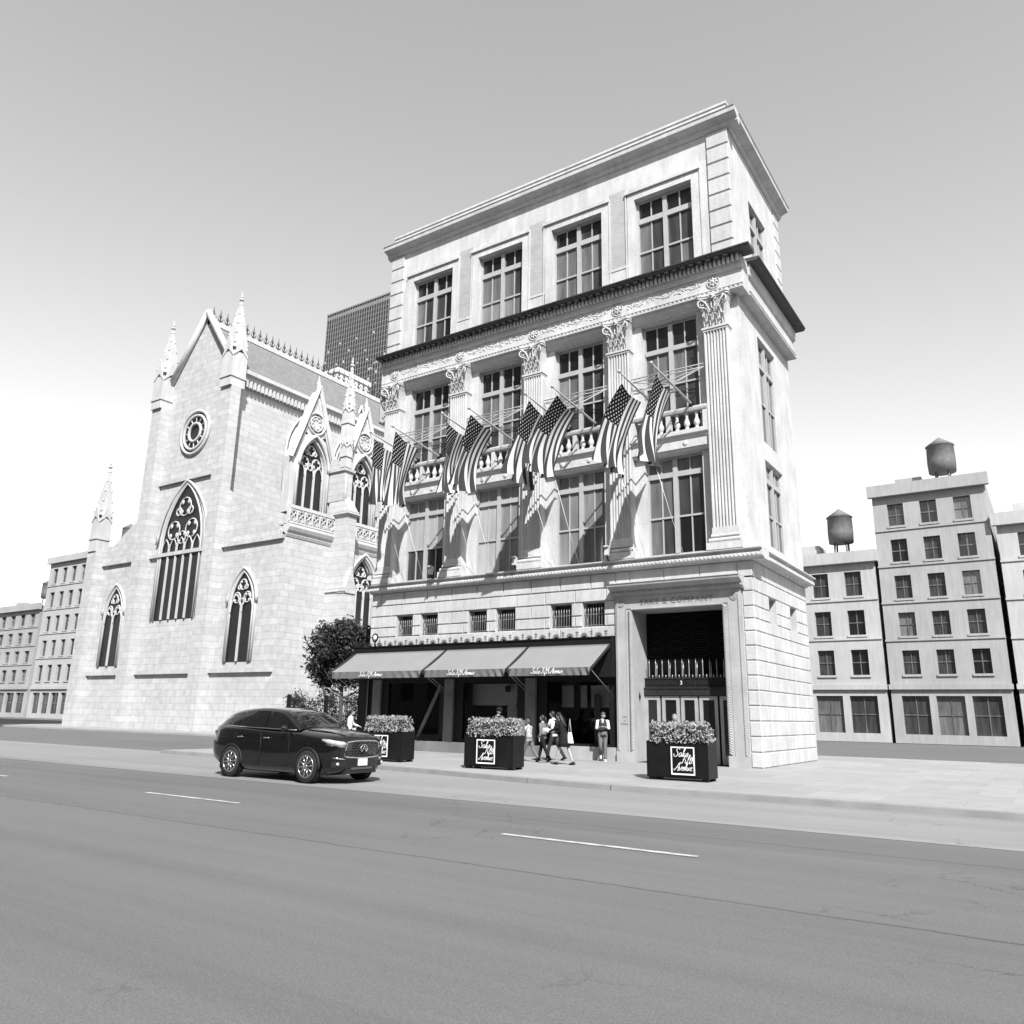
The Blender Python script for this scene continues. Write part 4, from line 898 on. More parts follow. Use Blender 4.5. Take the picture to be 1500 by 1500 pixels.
p_ = fr(mth('MULTIPLY', mth('ADD', su, sv), .5)); q_ = fr(mth('MULTIPLY', mth('SUBTRACT', su, sv), .5))
star = mth('LESS_THAN', mth('ADD', mth('MULTIPLY', p_, p_), mth('MULTIPLY', q_, q_)), .05)
stv = mth('ADD', .55, mth('MULTIPLY', stripe, -.505)); cav = mth('ADD', .012, mth('MULTIPLY', star, .5))
val = mth('ADD', mth('MULTIPLY', canton, cav), mth('MULTIPLY', mth('SUBTRACT', 1.0, canton), stv))
L.new(val, bs.inputs["Base Color"])
tr = n.nodes.new("ShaderNodeBsdfTranslucent"); mxs = n.nodes.new("ShaderNodeMixShader"); mxs.inputs[0].default_value = .12
L.new(val, tr.inputs[0]); L.new(bs.outputs[0], mxs.inputs[1]); L.new(tr.outputs[0], mxs.inputs[2]); L.new(mxs.outputs[0], n.nodes["Material Output"].inputs[0])
NB = ["first", "second", "third", "fourth"]
PX = [(1.35, 2.71), (5.52, 6.85), (9.62, 10.87), (13.65, 14.93)]
PV = Vector((-.34, -2.85, .63))
FLAGS = {(0, 0): [(1.04, -3.06, 13.48), None, (1.07, -3.16, 10.48), (.77, -1.81, 10.79)], (0, 1): [(2.39, -3.11, 13.57), (2.55, -1.75, 13.09), (2.2, -3.21, 10.27), (1.92, -1.85, 10.47)],
         (1, 0): [(5.2, -3.13, 13.41), None, (5.11, -3.23, 10.28), (4.75, -1.88, 10.7)], (1, 1): [(6.52, -3.18, 13.46), (6.69, -1.74, 13.11), (5.72, -3.28, 10.55), (5.75, -1.84, 10.49)],
         (2, 0): [(9.3, -3.14, 13.48), None, (8.45, -3.24, 10.53), (8.79, -1.89, 10.11)], (2, 1): [(10.55, -3.1, 13.45), (10.71, -1.79, 13.12), (9.2, -3.2, 10.78), (9.83, -1.89, 10.49)],
         (3, 0): [(13.33, -3.1, 13.31), (13.49, -1.79, 13.0), (12.28, -3.2, 10.66), (12.67, -1.85, 10.1)], (3, 1): [(14.61, -3.08, 13.39), (14.75, -1.9, 13.01), (14.0, -3.18, 10.4), (14.15, -2.06, 10.21)]}
first = None; random.seed(11)
for b in range(4):
    for s in (0, 1):
        x = PX[b][s]; base = Vector((x, -.43, 13.1)); d = PV * (1 + .012 * ((b * 2 + s) % 3 - 1))
        o = thing("flagpole", "", "flagpole", base, 0, "flagpoles above the balustrades"); mb = MB(); mb.tube([(0, .3, -.05), (0, 0, 0), d * .5, d], [.05, .05, .042, .028], 7); mb.build("pole", POLE, o)
        mb = MB(); mb.ell(d, .07, .07, .07, 8, 6); mb.build("finial", POLE, o)
        mb = MB(); mb.box(-.07, .07, -.05, .15, -.12, .1); mb.build("bracket", IRON, o)
        mb = MB(); mb.tube([d * .93, d * .93 + Vector((0, 0, -.22))], .008, 4); mb.tube([d * .47, d * .47 + Vector((.01, .0, -.26))], .008, 4); mb.build("halyard", POLE, o)
        side = ("left", "right")[s]
        o["label"] = f"pale flagpole, {('left', 'right')[s]} of the pair at the {NB[b]} balustrade from the cathedral"
        C4 = FLAGS[(b, s)]; nu, nv = 40, 44; ph = random.uniform(0, 6); FA = random.uniform(.035, .075); FF = random.uniform(.7, 1.25); FV = random.uniform(-.45, .6); CU = random.uniform(-.22, .25)
        pts = []
        (x0, y0, z0), (x1, y1, z1), (x2, y2, z2), (x3, y3, z3) = [c or tuple(base + PV * .47 + Vector((0, 0, -.27))) for c in C4]
        for j in range(nv + 1):
            v = j / nv; e = 1 - (1 - v) ** 2.0
            for i in range(nu + 1):
                u = i / nu
                yt = y0 + (y1 - y0) * u; yb_ = y2 + (y3 - y2) * u; y = yt + (yb_ - yt) * v; z = (z0 + (z1 - z0) * u) * (1 - v) + (z2 + (z3 - z2) * u) * v
                xb_ = x2 + (x3 - x2) * u; A = FA * v ** .9 + .01
                xt_ = x0 + (x1 - x0) * u; dx = xt_ - x + (xb_ - xt_) * e + A * sin(2 * pi * (FF * u + FV * v) + ph) + .45 * A * sin(2 * pi * (FF * 2.1 * u - .5 * v) + ph * 1.7) + .55 * max(0, v - .45) ** 1.6 * sin(2 * pi * (1.9 + FF) * u + 3 * v + ph * 2.3) + .04 * sin(5 * v + 3 * u + ph)
                y += .16 * sin(pi * v) * (.5 - u) + CU * v ** 3 * (u - .5) * (1 if s else -1) + .09 * v * sin(2 * pi * (1.1 * u + .4 * v) + ph * 1.3); z += .09 * v * v * sin(2 * pi * FF * u + ph) + .22 * CU * v * v * (u - .5) - .11 * sin(pi * u) * (1 - v) ** 2
                pts.append((x + dx + .02, y, z))
        fo_ = Vector((x, y0, z0)); me = bpy.data.meshes.new("flag")
        me.from_pydata([tuple(Vector(p) - fo_) for p in pts], [], [(j * (nu + 1) + i, j * (nu + 1) + i + 1, (j + 1) * (nu + 1) + i + 1, (j + 1) * (nu + 1) + i) for j in range(nv) for i in range(nu)])
        uv = me.uv_layers.new(name="cloth")
        for lp in me.loops: uv.data[lp.index].uv = ((lp.vertex_index % (nu + 1)) / nu, (lp.vertex_index // (nu + 1)) / nv)
        me.materials.append(fm); me.polygons.foreach_set("use_smooth", [True] * len(me.polygons))
        fl = link("flag", me); fl.location = fo_
        q3 = Vector((x3, y3, z3)) - base; mb = MB(); e3 = Vector((x3 + .3, -.57, 7.36)) - base; mb.tube([q3, q3.lerp(e3, .5) + Vector((0, 0, -.06)), e3], .009, 4); mb.build("tether", WHITE, o)
        tag(fl, f"stars and stripes flag, {('rear', 'front')[s]} of the overlapping pair at the {NB[b]} balustrade from the cathedral", "flag", "flags hanging along the store front")
    c = BC[b]; o = thing("pole_brace", f"pale steel stay frame across the {NB[b]} upper window from the cathedral", "brace", (c, -.3, 14.6), 0, "stay frames for the flagpoles"); of = Vector((c, -.3, 14.6))
    mb = MB()
    for dz in (0, .14): mb.tube([(c - 1.56, -.3, 14.56 + dz), (c + 1.56, -.3, 14.56 + dz)], .022, 5)
    for k in range(12): mb.tube([(c - 1.5 + k * .26, -.3, 14.56 + .14 * (k % 2)), (c - 1.24 + k * .26, -.3, 14.70 - .14 * (k % 2))], .01, 4)
    mb.build("chord", POLE, o, of); mb = MB()
    for xx in PX[b]:
        q = Vector((xx, -.43, 13.1)) + PV * .5
        for xe in (c - 1.5, c + 1.5, xx + .35): mb.tube([(xe, -.3, 14.56), q], .016, 5)
    mb.build("stay", POLE, o, of)

# ------------------------------------------------------------------ planters and hedges
PLB = mat("black_planter_paint", .007, .45, .3, 2.5, .05, 40, .2); LEAF = mat("hedge_leaf", .30, .5, .35, 14, 0, 30, .45); LEAFD = mat("hedge_core", .03, .9, .3, 5)
def leaves(mb, pts, size, m=0):
    for p in pts:
        p = Vector(p); q = Quaternion((random.gauss(0, 1), random.gauss(0, 1), random.gauss(0, 1), random.gauss(0, 1))).normalized()
        l = size * random.choice((.6, .85, 1, 1.2, 1.6)); w_ = l * random.uniform(.35, .55); z = l * .12
        mb.add([p + q @ Vector(t) for t in ((-l, 0, 0), (0, -w_, z), (l, 0, 0), (0, w_, z))], [(0, 1, 2), (0, 2, 3)], m)
def planter(loc, rz, sx_, label, hlabel, seed):
    random.seed(seed); o = thing("planter", label, "planter", loc, rz, "black planters along the kerb"); W, D, H = .83, .36, .97
    mb = MB(); mb.box(-W, W, -D, D, .07, H - .03); mb.box(-W - .0, W, -D - .012, D + .012, H - .03, H); mb.box(-W + .02, W - .02, -D - .006, -D + .01, .09, .12)
    for x in (-W + .03, W - .03, .0): mb.box(x - .012, x + .012, -D - .008, -D, .12, H - .03) if x else None
    mb.M = None; mb.build("box", PLB, o)
    mb = MB()
    for x in (-W + .12, W - .12):
        for y in (-D + .1, D - .1): mb.box(x - .08, x + .08, y - .06, y + .06, 0, .07)
    mb.build("foot", IRON, o)
    sg = MB(); yy = -D - .03; cx, cz, hw, hh = sx_, .50, .315, .345
    sg.box(cx - hw - .05, cx + hw + .05, yy, -D - .013, cz - hh - .03, cz + hh + .05); so_ = sg.build("sign", PLB, o)
    fr_ = MB(); t = .03
    for a in ((cx - hw, cx + hw, cz + hh - t, cz + hh), (cx - hw, cx + hw, cz - hh, cz - hh + t * 1.2), (cx - hw, cx - hw + t, cz - hh + t * 1.2, cz + hh - t), (cx + hw - t, cx + hw, cz - hh + t * 1.2, cz + hh - t)): fr_.box(a[0], a[1], yy - .012, yy - .001, a[2], a[3])
    fr_.build("sign_border", LETTER, so_)
    tx = MB(); fmp = lambda x, z, l: (x, yy - .006 - l, z)
    script_text(tx, "Saks", .100, cx - .24, cz + .10, fmp, .075, .3); script_text(tx, "Fifth", .100, cx - .06, cz - .065, fmp, .075, .3); script_text(tx, "Avenue", .090, cx - .22, cz - .235, fmp, .075, .3)
    tx.build("lettering", LETTER, so_)
    h = thing("hedge", hlabel, "hedge", Vector(loc) + Vector((0, 0, H - .04)), rz, "clipped hedges in the planters")
    mb = MB(); pts = []
    for k in range(3600):
        while 1:
            x, y, z = random.uniform(-1, 1), random.uniform(-1, 1), random.uniform(0, 1)
            r = (abs(x) ** 5 + abs(y) ** 5 + max(0, z) ** 5) ** .2
            if .70 < r < 1.0 + .07 * sin(x * 11 + seed) * sin(z * 8 + y * 6): break
        pts.append((x * W * (1 + .03 * sin(z * 9)), y * (D + .06), z * (.50 + .035 * sin(x * 5.3 + seed * 2) + .02 * sin(x * 13))))
    for k in range(90):
        x, y = random.uniform(-.92, .92), random.uniform(-.9, .9); h0 = .46
        for q in range(4): pts.append((x * W + random.gauss(0, .015), y * D + random.gauss(0, .015), h0 + q * random.uniform(.015, .035)))
    leaves(mb, pts, .033); mb.build("foliage", LEAF, h)
    mb = MB(); mb.box(-W * .86, W * .86, -D * .85, D * .85, 0, .42); mb.build("dark_core", LEAFD, h)  # dark box filling the hedge behind the leaves
planter((6.13, -6.6, 0), RAD(3), -.02, "black planter box behind the car bonnet, its white lettered sign half hidden", "clipped hedge in the planter nearest the parked car", 1)
planter((10.78, -7.02, 0), RAD(6), -.07, "black planter box with lettered sign in front of the middle shop window", "clipped hedge in the planter left of the walking group", 2)
planter((16.68, -6.88, 0), RAD(2), .17, "black planter box with lettered sign in front of the entrance doors", "clipped hedge in the planter before the entrance doors", 3)

# ------------------------------------------------------------------ street tree, ticket machine, lantern
BARK = mat("tree_bark", .06, .9, .3, 6, .4, 20); TLEAF = mat("tree_leaf", .035, .55, .5, 3, 0, 30, .4)
random.seed(21)
t = thing("street_tree", "bushy dark street tree between the cathedral wall and the shopfront corner", "tree", (-10.4, 7.2, 0))
mb = MB(); mb.tube([(0, 0, -.02), (.05, 0, 1.4), (-.05, .05, 2.8), (.1, .1, 4.4), (.2, .1, 6.2)], [.16, .12, .10, .07, .02], 8)
for k in range(14):
    a = random.uniform(0, 2 * pi); z = random.uniform(2.2, 5); r = random.uniform(1, 1.9); mb.tube([(0, 0, z), (r * .5 * cos(a), r * .5 * sin(a), z + .4), (r * cos(a), r * sin(a), z + random.uniform(.6, 1.2))], [.05, .035, .012], 5)
mb.build("trunk", BARK, t)
mb = MB(); cl = []
for k in range(80):
    a = random.uniform(0, 2 * pi); cz = random.uniform(3.3, 6.6); m_ = 1.9 * math.sqrt(max(.1, 1 - ((cz - 4.9) / 1.95) ** 2)); r = m_ * math.sqrt(random.random()); cl.append((r * cos(a), r * sin(a), cz, random.uniform(.35, .7)))
for cx, cy, cz, r in cl:
    leaves(mb, [(cx + random.gauss(0, .5) * r, cy + random.gauss(0, .5) * r, cz + random.gauss(0, .45) * r) for k in range(300)], .10)
mb.build("crown", TLEAF, t)
for k, (y, r, hh) in enumerate(((10.2, 1.0, 2.5), (12.6, 1.2, 2.9), (15.4, 1.1, 2.6))):
    sh = thing("shrub", ("low dark shrub behind the iron railing, nearest the avenue", "tall dark shrub in the middle behind the iron railing", "dark shrub behind the railing, farthest from the avenue")[k], "shrub", (-17.4, y, 0), 0, "shrubs behind the cathedral railing"); mb = MB()
    for q in range(26):
        a = random.uniform(0, 2 * pi); z = random.uniform(.4, hh); rr = r * math.sqrt(random.random()) * (1 - .45 * (z / hh) ** 2); leaves(mb, [(rr * cos(a) + random.gauss(0, .22), rr * sin(a) + random.gauss(0, .22), z + random.gauss(0, .22)) for j in range(70)], .08)
    mb.build("foliage", TLEAF, sh); mb = MB(); mb.tube([(0, 0, 0), (.1, 0, 1.2), (0, .1, hh * .8)], [.06, .05, .02], 6); mb.build("stem", BARK, sh)
tm = thing("ticket_machine", "small grey ticket machine with a pale panel right of the middle hedge", "ticket machine", (9.72, -4.05, 0))
mb = MB(); mb.tube([(0, 0, 0), (0, 0, .9)], .05, 8); mb.build("post", IRON, tm)
mb = MB(); mb.block(-.16, .16, -.12, .12, .88, 1.34, .03); mb.extr([(-.12, 1.34), (.12, 1.34), (.10, 1.40), (-.08, 1.40)], lambda p: (-.16, p[0], p[1]), lambda p: (.16, p[0], p[1])); mb.build("housing", mat("grey_enamel", .16, .5, .1, 4), tm)
mb = MB(); mb.box(-.07, .09, -.128, -.122, 1.1, 1.28); mb.build("panel", LETTER, tm)
ln = thing("wall_lantern", "small black ring-headed lantern bracket above the left corner of the awnings", "lantern", (-.42, -.62, 4.45))
mb = MB(); mb.tube([(0, 0, 0), (-.02, -.02, .16), (0, -.04, .24)], [.05, .035, .03], 6); mb.tube([(.1, 0, .1), (.22, -.02, .2), (.3, -.04, .34)], .02, 5); mb.build("bracket", IRON, ln)
mb = MB(); mb.tube([(.15 * cos(q), -.05, .42 + .17 * sin(q)) for q in [2 * pi * k / 16 for k in range(17)]], .035, 6, caps=False); mb.build("ring", IRON, ln)
mb = MB(); mb.ell((0, -.05, .42), .11, .09, .13, 10, 7); mb.build("globe", mat("milk_glass_globe", .6, .3, .03, 4), ln)

# ------------------------------------------------------------------ people
SKIN = mat("skin", .33, .55, .06, 8, 0, 30, .3); EYE = mat("eye_and_glasses", .02, .3, .1, 5); LIP = mat("lips", .22, .5, .1, 5)
HAIRD = mat("dark_hair", .018, .45, .3, 20, .2, 60, .4); HAIRG = mat("grey_hair", .22, .5, .2, 20, .2, 60, .3); HAIRM = mat("brown_hair", .07, .45, .3, 20, .2, 60, .4)
CW = mat("white_cotton", .62, .85, .08, 6, .2, 12, .15); CB = mat("black_cloth", .012, .85, .2, 6, .2, 12, .15); CG = mat("grey_knit", .15, .9, .1, 6, .2, 14, .15); CD = mat("dark_grey_cloth", .035, .85, .2, 6, .2, 12, .2)
JEAN = mat("grey_denim", .13, .85, .25, 5, .25, 10, .2); FLOR = mat("patterned_blouse", .34, .85, .9, 17, .1, 12, .15); SHOEW = mat("white_shoe", .6, .6, .05, 6); SHOEB = mat("black_shoe", .015, .5, .2, 6); PAPER = mat("white_paper", .7, .8, .03, 5)
def skin_mesh(nodes, edges, rad):
    names = list(nodes); idx = {k: i for i, k in enumerate(names)}
    me = bpy.data.meshes.new("body"); me.from_pydata([tuple(nodes[k]) for k in names], [(idx[a], idx[b]) for a, b in edges], [])
    o = bpy.data.objects.new("body", me); COL.objects.link(o); o.modifiers.new("s", 'SKIN'); sb = o.modifiers.new("u", 'SUBSURF'); sb.levels = 1; sb.render_levels = 1
    sv = me.skin_vertices[0].data
    for k in names: sv[idx[k]].radius = (rad[k], rad[k])
    for v in sv: v.use_root = False
    sv[idx['pelvis']].use_root = True
    bpy.context.view_layer.update(); r = bpy.data.meshes.new_from_object(o.evaluated_get(bpy.context.evaluated_depsgraph_get()))
    bpy.data.objects.remove(o); bpy.data.meshes.remove(me); return r
def ringset(mb, stations, m=0, n=14, caps=True):     # stations: (centre, half width along y, half depth, tilt)
    rg = []
    for c, w_, d_, t in stations:
        c = Vector(c); R = Matrix.Rotation(t, 3, 'Y'); rg.append([c + R @ Vector((d_ * cos(a), w_ * sin(a), 0)) for a in [2 * pi * k / n for k in range(n)]])
    mb.rings(rg, m, True, caps)
def person(label, loc, yaw, H, legs, arms, lean=0, head=(0, 0), top=None, sleeve='long', sleeve_mat=None, bottom=('trousers', None), shoes=None, hair=('short', None), group=None, glasses=False, slim=1.0, vest=None):
    s = H / 1.75; o = thing("person", label, "person", loc, yaw, group); V = Vector
    def dirv(a): return V((sin(a), 0, -cos(a)))
    N = {}; hipz = 0
    feet = []
    for sd, (th, kb) in zip((1, -1), legs):
        th, kb = RAD(th), RAD(kb); h = V((0, sd * .085, 0)); kn = h + dirv(th) * .43; an = kn + dirv(th - kb) * .42; feet.append((h, kn, an, th - kb))
    hipz = .075 - min(f[2].z for f in feet)
    up = V((sin(RAD(lean)), 0, cos(RAD(lean)))); P0 = V((0, 0, hipz + .03))
    sp = lambda d, y=0: P0 + up * d + V((0, y, 0))
    N['pelvis'] = P0; N['spine'] = sp(.22); N['chest'] = sp(.40); N['neck'] = sp(.535); N['skull'] = sp(.60)
    E = [('pelvis', 'spine'), ('spine', 'chest'), ('chest', 'neck'), ('neck', 'skull')]; Rr = dict(pelvis=.105, spine=.09, chest=.105, neck=.052, skull=.05)
    LG = []
    for sd, f, tag_ in zip((1, -1), feet, 'lr'):
        h, kn, an, aa = [x + V((0, 0, hipz)) if isinstance(x, V) else x for x in f]; LG.append((h, kn, an, aa))
        fd = V((cos(aa * .6), sd * .15, sin(aa * .6)))
        for nm, p, r in (('hip', h, .078), ('knee', kn, .05), ('calf', kn.lerp(an, .3), .052), ('ankle', an, .034), ('toe', an + fd * .15 + V((0, 0, -.045)), .03)): N[nm + tag_] = p; Rr[nm + tag_] = r
        E += [('pelvis', 'hip' + tag_), ('hip' + tag_, 'knee' + tag_), ('knee' + tag_, 'calf' + tag_), ('calf' + tag_, 'ankle' + tag_), ('ankle' + tag_, 'toe' + tag_)]
    AR = []
    for sd, (a, e, inn), tag_ in zip((1, -1), arms, 'lr'):
        a, e, inn = RAD(a + lean * .3), RAD(e), RAD(inn); sh = sp(.47, sd * .175 * slim); ud = V((sin(a) * cos(inn * .3), sd * (.18 - .0), -cos(a))).normalized(); el = sh + ud * .28
        fd = V((sin(a + e) * cos(inn), -sd * sin(inn), -cos(a + e))).normalized(); wr = el + fd * .24; AR.append((sh, el, wr, fd))
        side = fd.cross(V((0, 0, 1))); side = (side if side.length > .1 else V((0, 1, 0))).normalized(); palm = wr + fd * .055
        for nm, p, r in (('sh', sh, .052), ('el', el, .036), ('wr', wr, .025), ('pa', palm, .028)): N[nm + tag_] = p; Rr[nm + tag_] = r
        E += [('chest', 'sh' + tag_), ('sh' + tag_, 'el' + tag_), ('el' + tag_, 'wr' + tag_), ('wr' + tag_, 'pa' + tag_)]
        curl = fd.cross(side).normalized()
        for q, (off, l) in enumerate(((-.03, .058), (-.01, .066), (.01, .062), (.028, .05))):
            k1 = palm + fd * .035 + side * off; k2 = k1 + (fd * .8 + curl * .5).normalized() * l * .6; k3 = k2 + (fd * .4 + curl * .9).normalized() * l * .5
            for w_, p in ((1, k1), (2, k2), (3, k3)): N[f'f{q}{w_}{tag_}'] = p; Rr[f'f{q}{w_}{tag_}'] = .0085
            E += [('pa' + tag_, f'f{q}1{tag_}'), (f'f{q}1{tag_}', f'f{q}2{tag_}'), (f'f{q}2{tag_}', f'f{q}3{tag_}')]
        t1 = wr + fd * .03 + side * -.035; t2 = t1 + (fd + side * -.5 + curl * .4).normalized() * .045
        for w_, p in ((1, t1), (2, t2)): N[f't{w_}{tag_}'] = p; Rr[f't{w_}{tag_}'] = .0095
        E += [('wr' + tag_, f't1{tag_}'), (f't1{tag_}', f't2{tag_}')]
    Sm = Matrix.Scale(s, 4)
    me = skin_mesh(N, E, Rr)
    # head with a face, joined to the body mesh
    HR = Matrix.Rotation(RAD(head[1]), 3, 'Z') @ Matrix.Rotation(RAD(head[0]) + RAD(lean) * .5, 3, 'Y'); hc = sp(.60) + HR @ V((.025, 0, .085))
    hb = MB(Matrix.Translation(hc) @ HR.to_4x4())
    def hf(p):
        x, y, z = p
        if z < -.1: y *= 1 - .28 * (-z - .1); x = x * (1 - .18 * (-z)) + (.10 * (-z) if x > 0 else .0)
        if x > .6: x = .6 + (x - .6) * .75
        return V((x, y, z))
    hb.ell((0, 0, 0), .098, .077, .118, 18, 14, None, 0, hf)
    hb.ell((.092, 0, -.018), .022, .014, .028, 8, 6, None, 0); hb.ell((.085, 0, .012), .014, .011, .03, 6, 5, None, 0)
    for sd in (1, -1):
        hb.ell((.079, sd * .031, .012), .010, .014, .008, 6, 5, None, 1); hb.ell((.083, sd * .031, .032), .008, .018, .005, 6, 4, None, 1); hb.ell((-.005, sd * .078, -.005), .022, .01, .032, 8, 6, None, 0)
    hb.ell((.083, 0, -.058), .010, .024, .007, 8, 4, None, 2)
    if glasses:
        for sd in (1, -1): hb.ell((.09, sd * .033, .012), .008, .026, .019, 8, 5, None, 1); hb.tube([(.085, sd * .055, .016), (.0, sd * .08, .014)], .004, 4, 1)
        hb.tube([(.093, -.015, .016), (.093, .015, .016)], .004, 4, 1)
    hm = hb.mesh("head", [SKIN, EYE, LIP])
    import bmesh
    b = bmesh.new(); b.from_mesh(me); b.from_mesh(hm); b.to_mesh(me); b.free(); bpy.data.meshes.remove(hm)
    me.materials.clear()
    for m_ in (SKIN, EYE, LIP): me.materials.append(m_)
    me.polygons.foreach_set("use_smooth", [True] * len(me.polygons)); me.transform(Sm); link("body", me, o)
    X = MB  # clothing below
    tl = RAD(lean)
    def C(dic_name, mb, m_): mb.M = None; me_ = mb.mesh(dic_name, m_); me_.transform(Sm); return link(dic_name, me_, o)
    w_ = slim
    if top:
        mb = MB(); k = .012
        ringset(mb, [(sp(-.10), .172 * w_, .125, tl), (sp(.0), .168 * w_, .122, tl), (sp(.12), .152 * w_, .112, tl), (sp(.25), .160 * w_, .118, tl), (sp(.38), .178 * w_, .128, tl), (sp(.46), .172 * w_, .108, tl), (sp(.505), .118 * w_, .085, tl), (sp(.53), .066, .064, tl)])
        for i_, (sh, el, wr, fd) in enumerate(AR):
            if sleeve == 'long' and not sleeve_mat: mb.tube([sh + (sp(.46) - sh) * .25, sh, sh.lerp(el, .5), el, el.lerp(wr, .6), wr - fd * .01], [.062, .066, .058, .05, .043, .036], 9)
            if sleeve == 'short' and not sleeve_mat: mb.tube([sh + (sp(.46) - sh) * .25, sh, sh.lerp(el, .75)], [.062, .068, .064], 9)
        C("shirt", mb, top)
        if sleeve_mat:
            mb = MB()
            for sh, el, wr, fd in AR: mb.tube([sh + (sp(.46) - sh) * .15, sh, sh.lerp(el, .5), el, el.lerp(wr, .35)], [.06, .068, .062, .055, .048], 9)
            ringset(mb, [(sp(.40), .10, .132, tl), (sp(.50), .07, .098, tl), (sp(.545), .058, .06, tl)]); C("shirt_sleeves", mb, sleeve_mat)
    kind, bm_ = bottom
    if kind == 'trousers':
        mb = MB(); ringset(mb, [(P0 + V((0, 0, .09)), .160 * w_, .116, 0), (P0, .168 * w_, .124, 0), (P0 + V((0, 0, -.09)), .166 * w_, .118, 0), (P0 + V((0, 0, -.14)), .12, .07, 0)])
        for h, kn, an, aa in LG: mb.tube([h + V((0, 0, .03)), h.lerp(kn, .25), h.lerp(kn, .6), kn, kn.lerp(an, .4), kn.lerp(an, .8), an + (kn - an) * .03], [.088, .092, .078, .066, .064, .057, .056], 10)
        C("trousers", mb, bm_)
    else:
        mb = MB(); hem = .38; ang = (LG[0][3] + LG[1][3]) * .1
        ringset(mb, [(P0 + V((.0, 0, .1)), .165 * w_, .12, tl), (P0 + V((0, 0, -.05)), .19 * w_, .15, 0), (P0 + V((.01, 0, -.2)), .205 * w_, .185, 0), (P0 + V((.02, 0, -hem + .04)), .21 * w_, .205, 0)]); C("skirt", mb, bm_)
    mb = MB()
    for h, kn, an, aa in LG:
        R = Matrix.Rotation(-aa * .7, 3, 'Y'); c = an + R @ V((.055, 0, -.035)); mb.ell(c, .135, .047, .045, 12, 7, R); mb.obox(c + R @ V((0, 0, -.032)), (.25, .085, .022), R)
        mb.tube([an + V((0, 0, .02)), an + R @ V((-.01, 0, -.03))], [.042, .05], 8)
    C("shoes", mb, shoes)
    hk, hmx = hair
    mb = MB(Matrix.Translation(hc) @ HR.to_4x4())
    def cap(p):
        x, y, z = p; q = V(p)
        if x > .25 and z < .42: q = q * (.80 - .1 * (x))
        elif z < -.35 and x > -.2: q = q * .8
        return q
    mb.ell((-.008, 0, .012), .108, .090, .122, 18, 14, None, 0, cap)
    if hk == 'long': mb.rings([[V((-.06 + d_ * cos(a) * .5 - .02 * k, wd * sin(a), z)) for a in [2 * pi * q / 10 for q in range(10)]] for k, (z, wd, d_) in enumerate(((.08, .075, .07), (-.03, .092, .10), (-.12, .10, .11), (-.25, .10, .09), (-.36, .075, .06), (-.42, .03, .02)))])
    if hk == 'pony': mb.tube([(-.10, 0, .05), (-.15, 0, .02), (-.16, 0, -.1), (-.13, 0, -.24)], [.03, .04, .038, .01], 8)
    if hk == 'bun': mb.ell((-.1, 0, .07), .045, .045, .045, 8, 6)
    mb2 = mb; me_ = mb2.mesh("hair", hmx); me_.transform(Sm); link("hair", me_, o)
    if hk == 'cap':
        mb = MB(Matrix.Translation(hc) @ HR.to_4x4()); mb.ell((-.005, 0, .055), .125, .105, .085, 16, 8); mb.ell((.09, 0, .045), .075, .075, .012, 12, 5); me_ = mb.mesh("cap", CB); me_.transform(Sm); link("cap", me_, o)
    return o, dict(sp=lambda d, y=0: sp(d, y) * s, arms=[tuple(x * s for x in a[:3]) for a in AR], M=Matrix.Translation(loc) @ Matrix.Rotation(yaw, 4, 'Z'), lean=lean)
def prop(name, label, cat_, info, local, mb, m_, part, rot=0):
    o = thing(name, label, cat_, info['M'] @ Vector(local), info['M'].to_euler().z + rot); mb.build(part, m_, o); return o
WALK = "people walking past the shop windows"
_, A1 = person("short person in a light patterned blouse and grey trousers, leading the walking group", (9.50, -3.05, 0), RAD(178), 1.50, [(26, 8), (-20, 18)], [(28, 70, 10), (8, 30, 0)], 6, (6, 0), FLOR, 'long', None, ('trousers', JEAN), SHOEB, ('short', HAIRM), WALK)
_, A2 = person("person with dark ponytail in a grey cardigan and black trousers, second in the walking group", (9.66, -2.38, 0), RAD(182), 1.61, [(-16, 14), (20, 6)], [(-8, 18, 0), (14, 40, 0)], 3, (-4, 0), CG, 'long', None, ('trousers', CB), SHOEB, ('pony', HAIRD), WALK)
_, A3 = person("person in a white T-shirt wearing a dark backpack, tallest of the walking group", (9.62, -1.55, 0), RAD(182), 1.77, [(22, 10), (-18, 16)], [(22, 55, 10), (16, 60, 10)], 5, (2, 0), CW, 'short', None, ('trousers', CD), SHOEB, ('short', HAIRD), WALK, glasses=True)
_, A4 = person("person with long dark hair in a short black dress, last of the walking group", (11.25, -3.65, 0), RAD(180), 1.74, [(20, 6), (-18, 4)], [(24, 45, 15), (30, 45, 15)], 15, (12, 0), CB, 'long', None, ('skirt', CB), SHOEB, ('long', HAIRD), WALK)
_, A5 = person("person in dark vest, white sleeves and jeans leaning at the entrance pier with a phone", (11.12, -.62, 0), RAD(-62), 1.73, [(3, 2), (14, 62)], [(14, 92, 38), (14, 92, 38)], -2, (24, 22), CD, 'none', CW, ('trousers', JEAN), SHOEW, ('short', HAIRM), None, True)
_, A6 = person("person in a black cap and dark jacket standing behind the middle hedge", (8.15, -3.05, 0), RAD(-30), 1.82, [(4, 4), (-4, 4)], [(10, 30, 0), (5, 20, 0)], 2, (10, 10), CB, 'long', None, ('trousers', CB), SHOEB, ('cap', HAIRD), None)
_, A7 = person("grey-haired person in dark glasses and a white top behind the entrance planter", (14.55, -2.1, 0), RAD(-100), 1.68, [(8, 4), (-8, 6)], [(10, 20, 0), (-6, 15, 0)], 2, (4, 35), CW, 'long', None, ('trousers', CD), SHOEB, ('short', HAIRG), None, True)
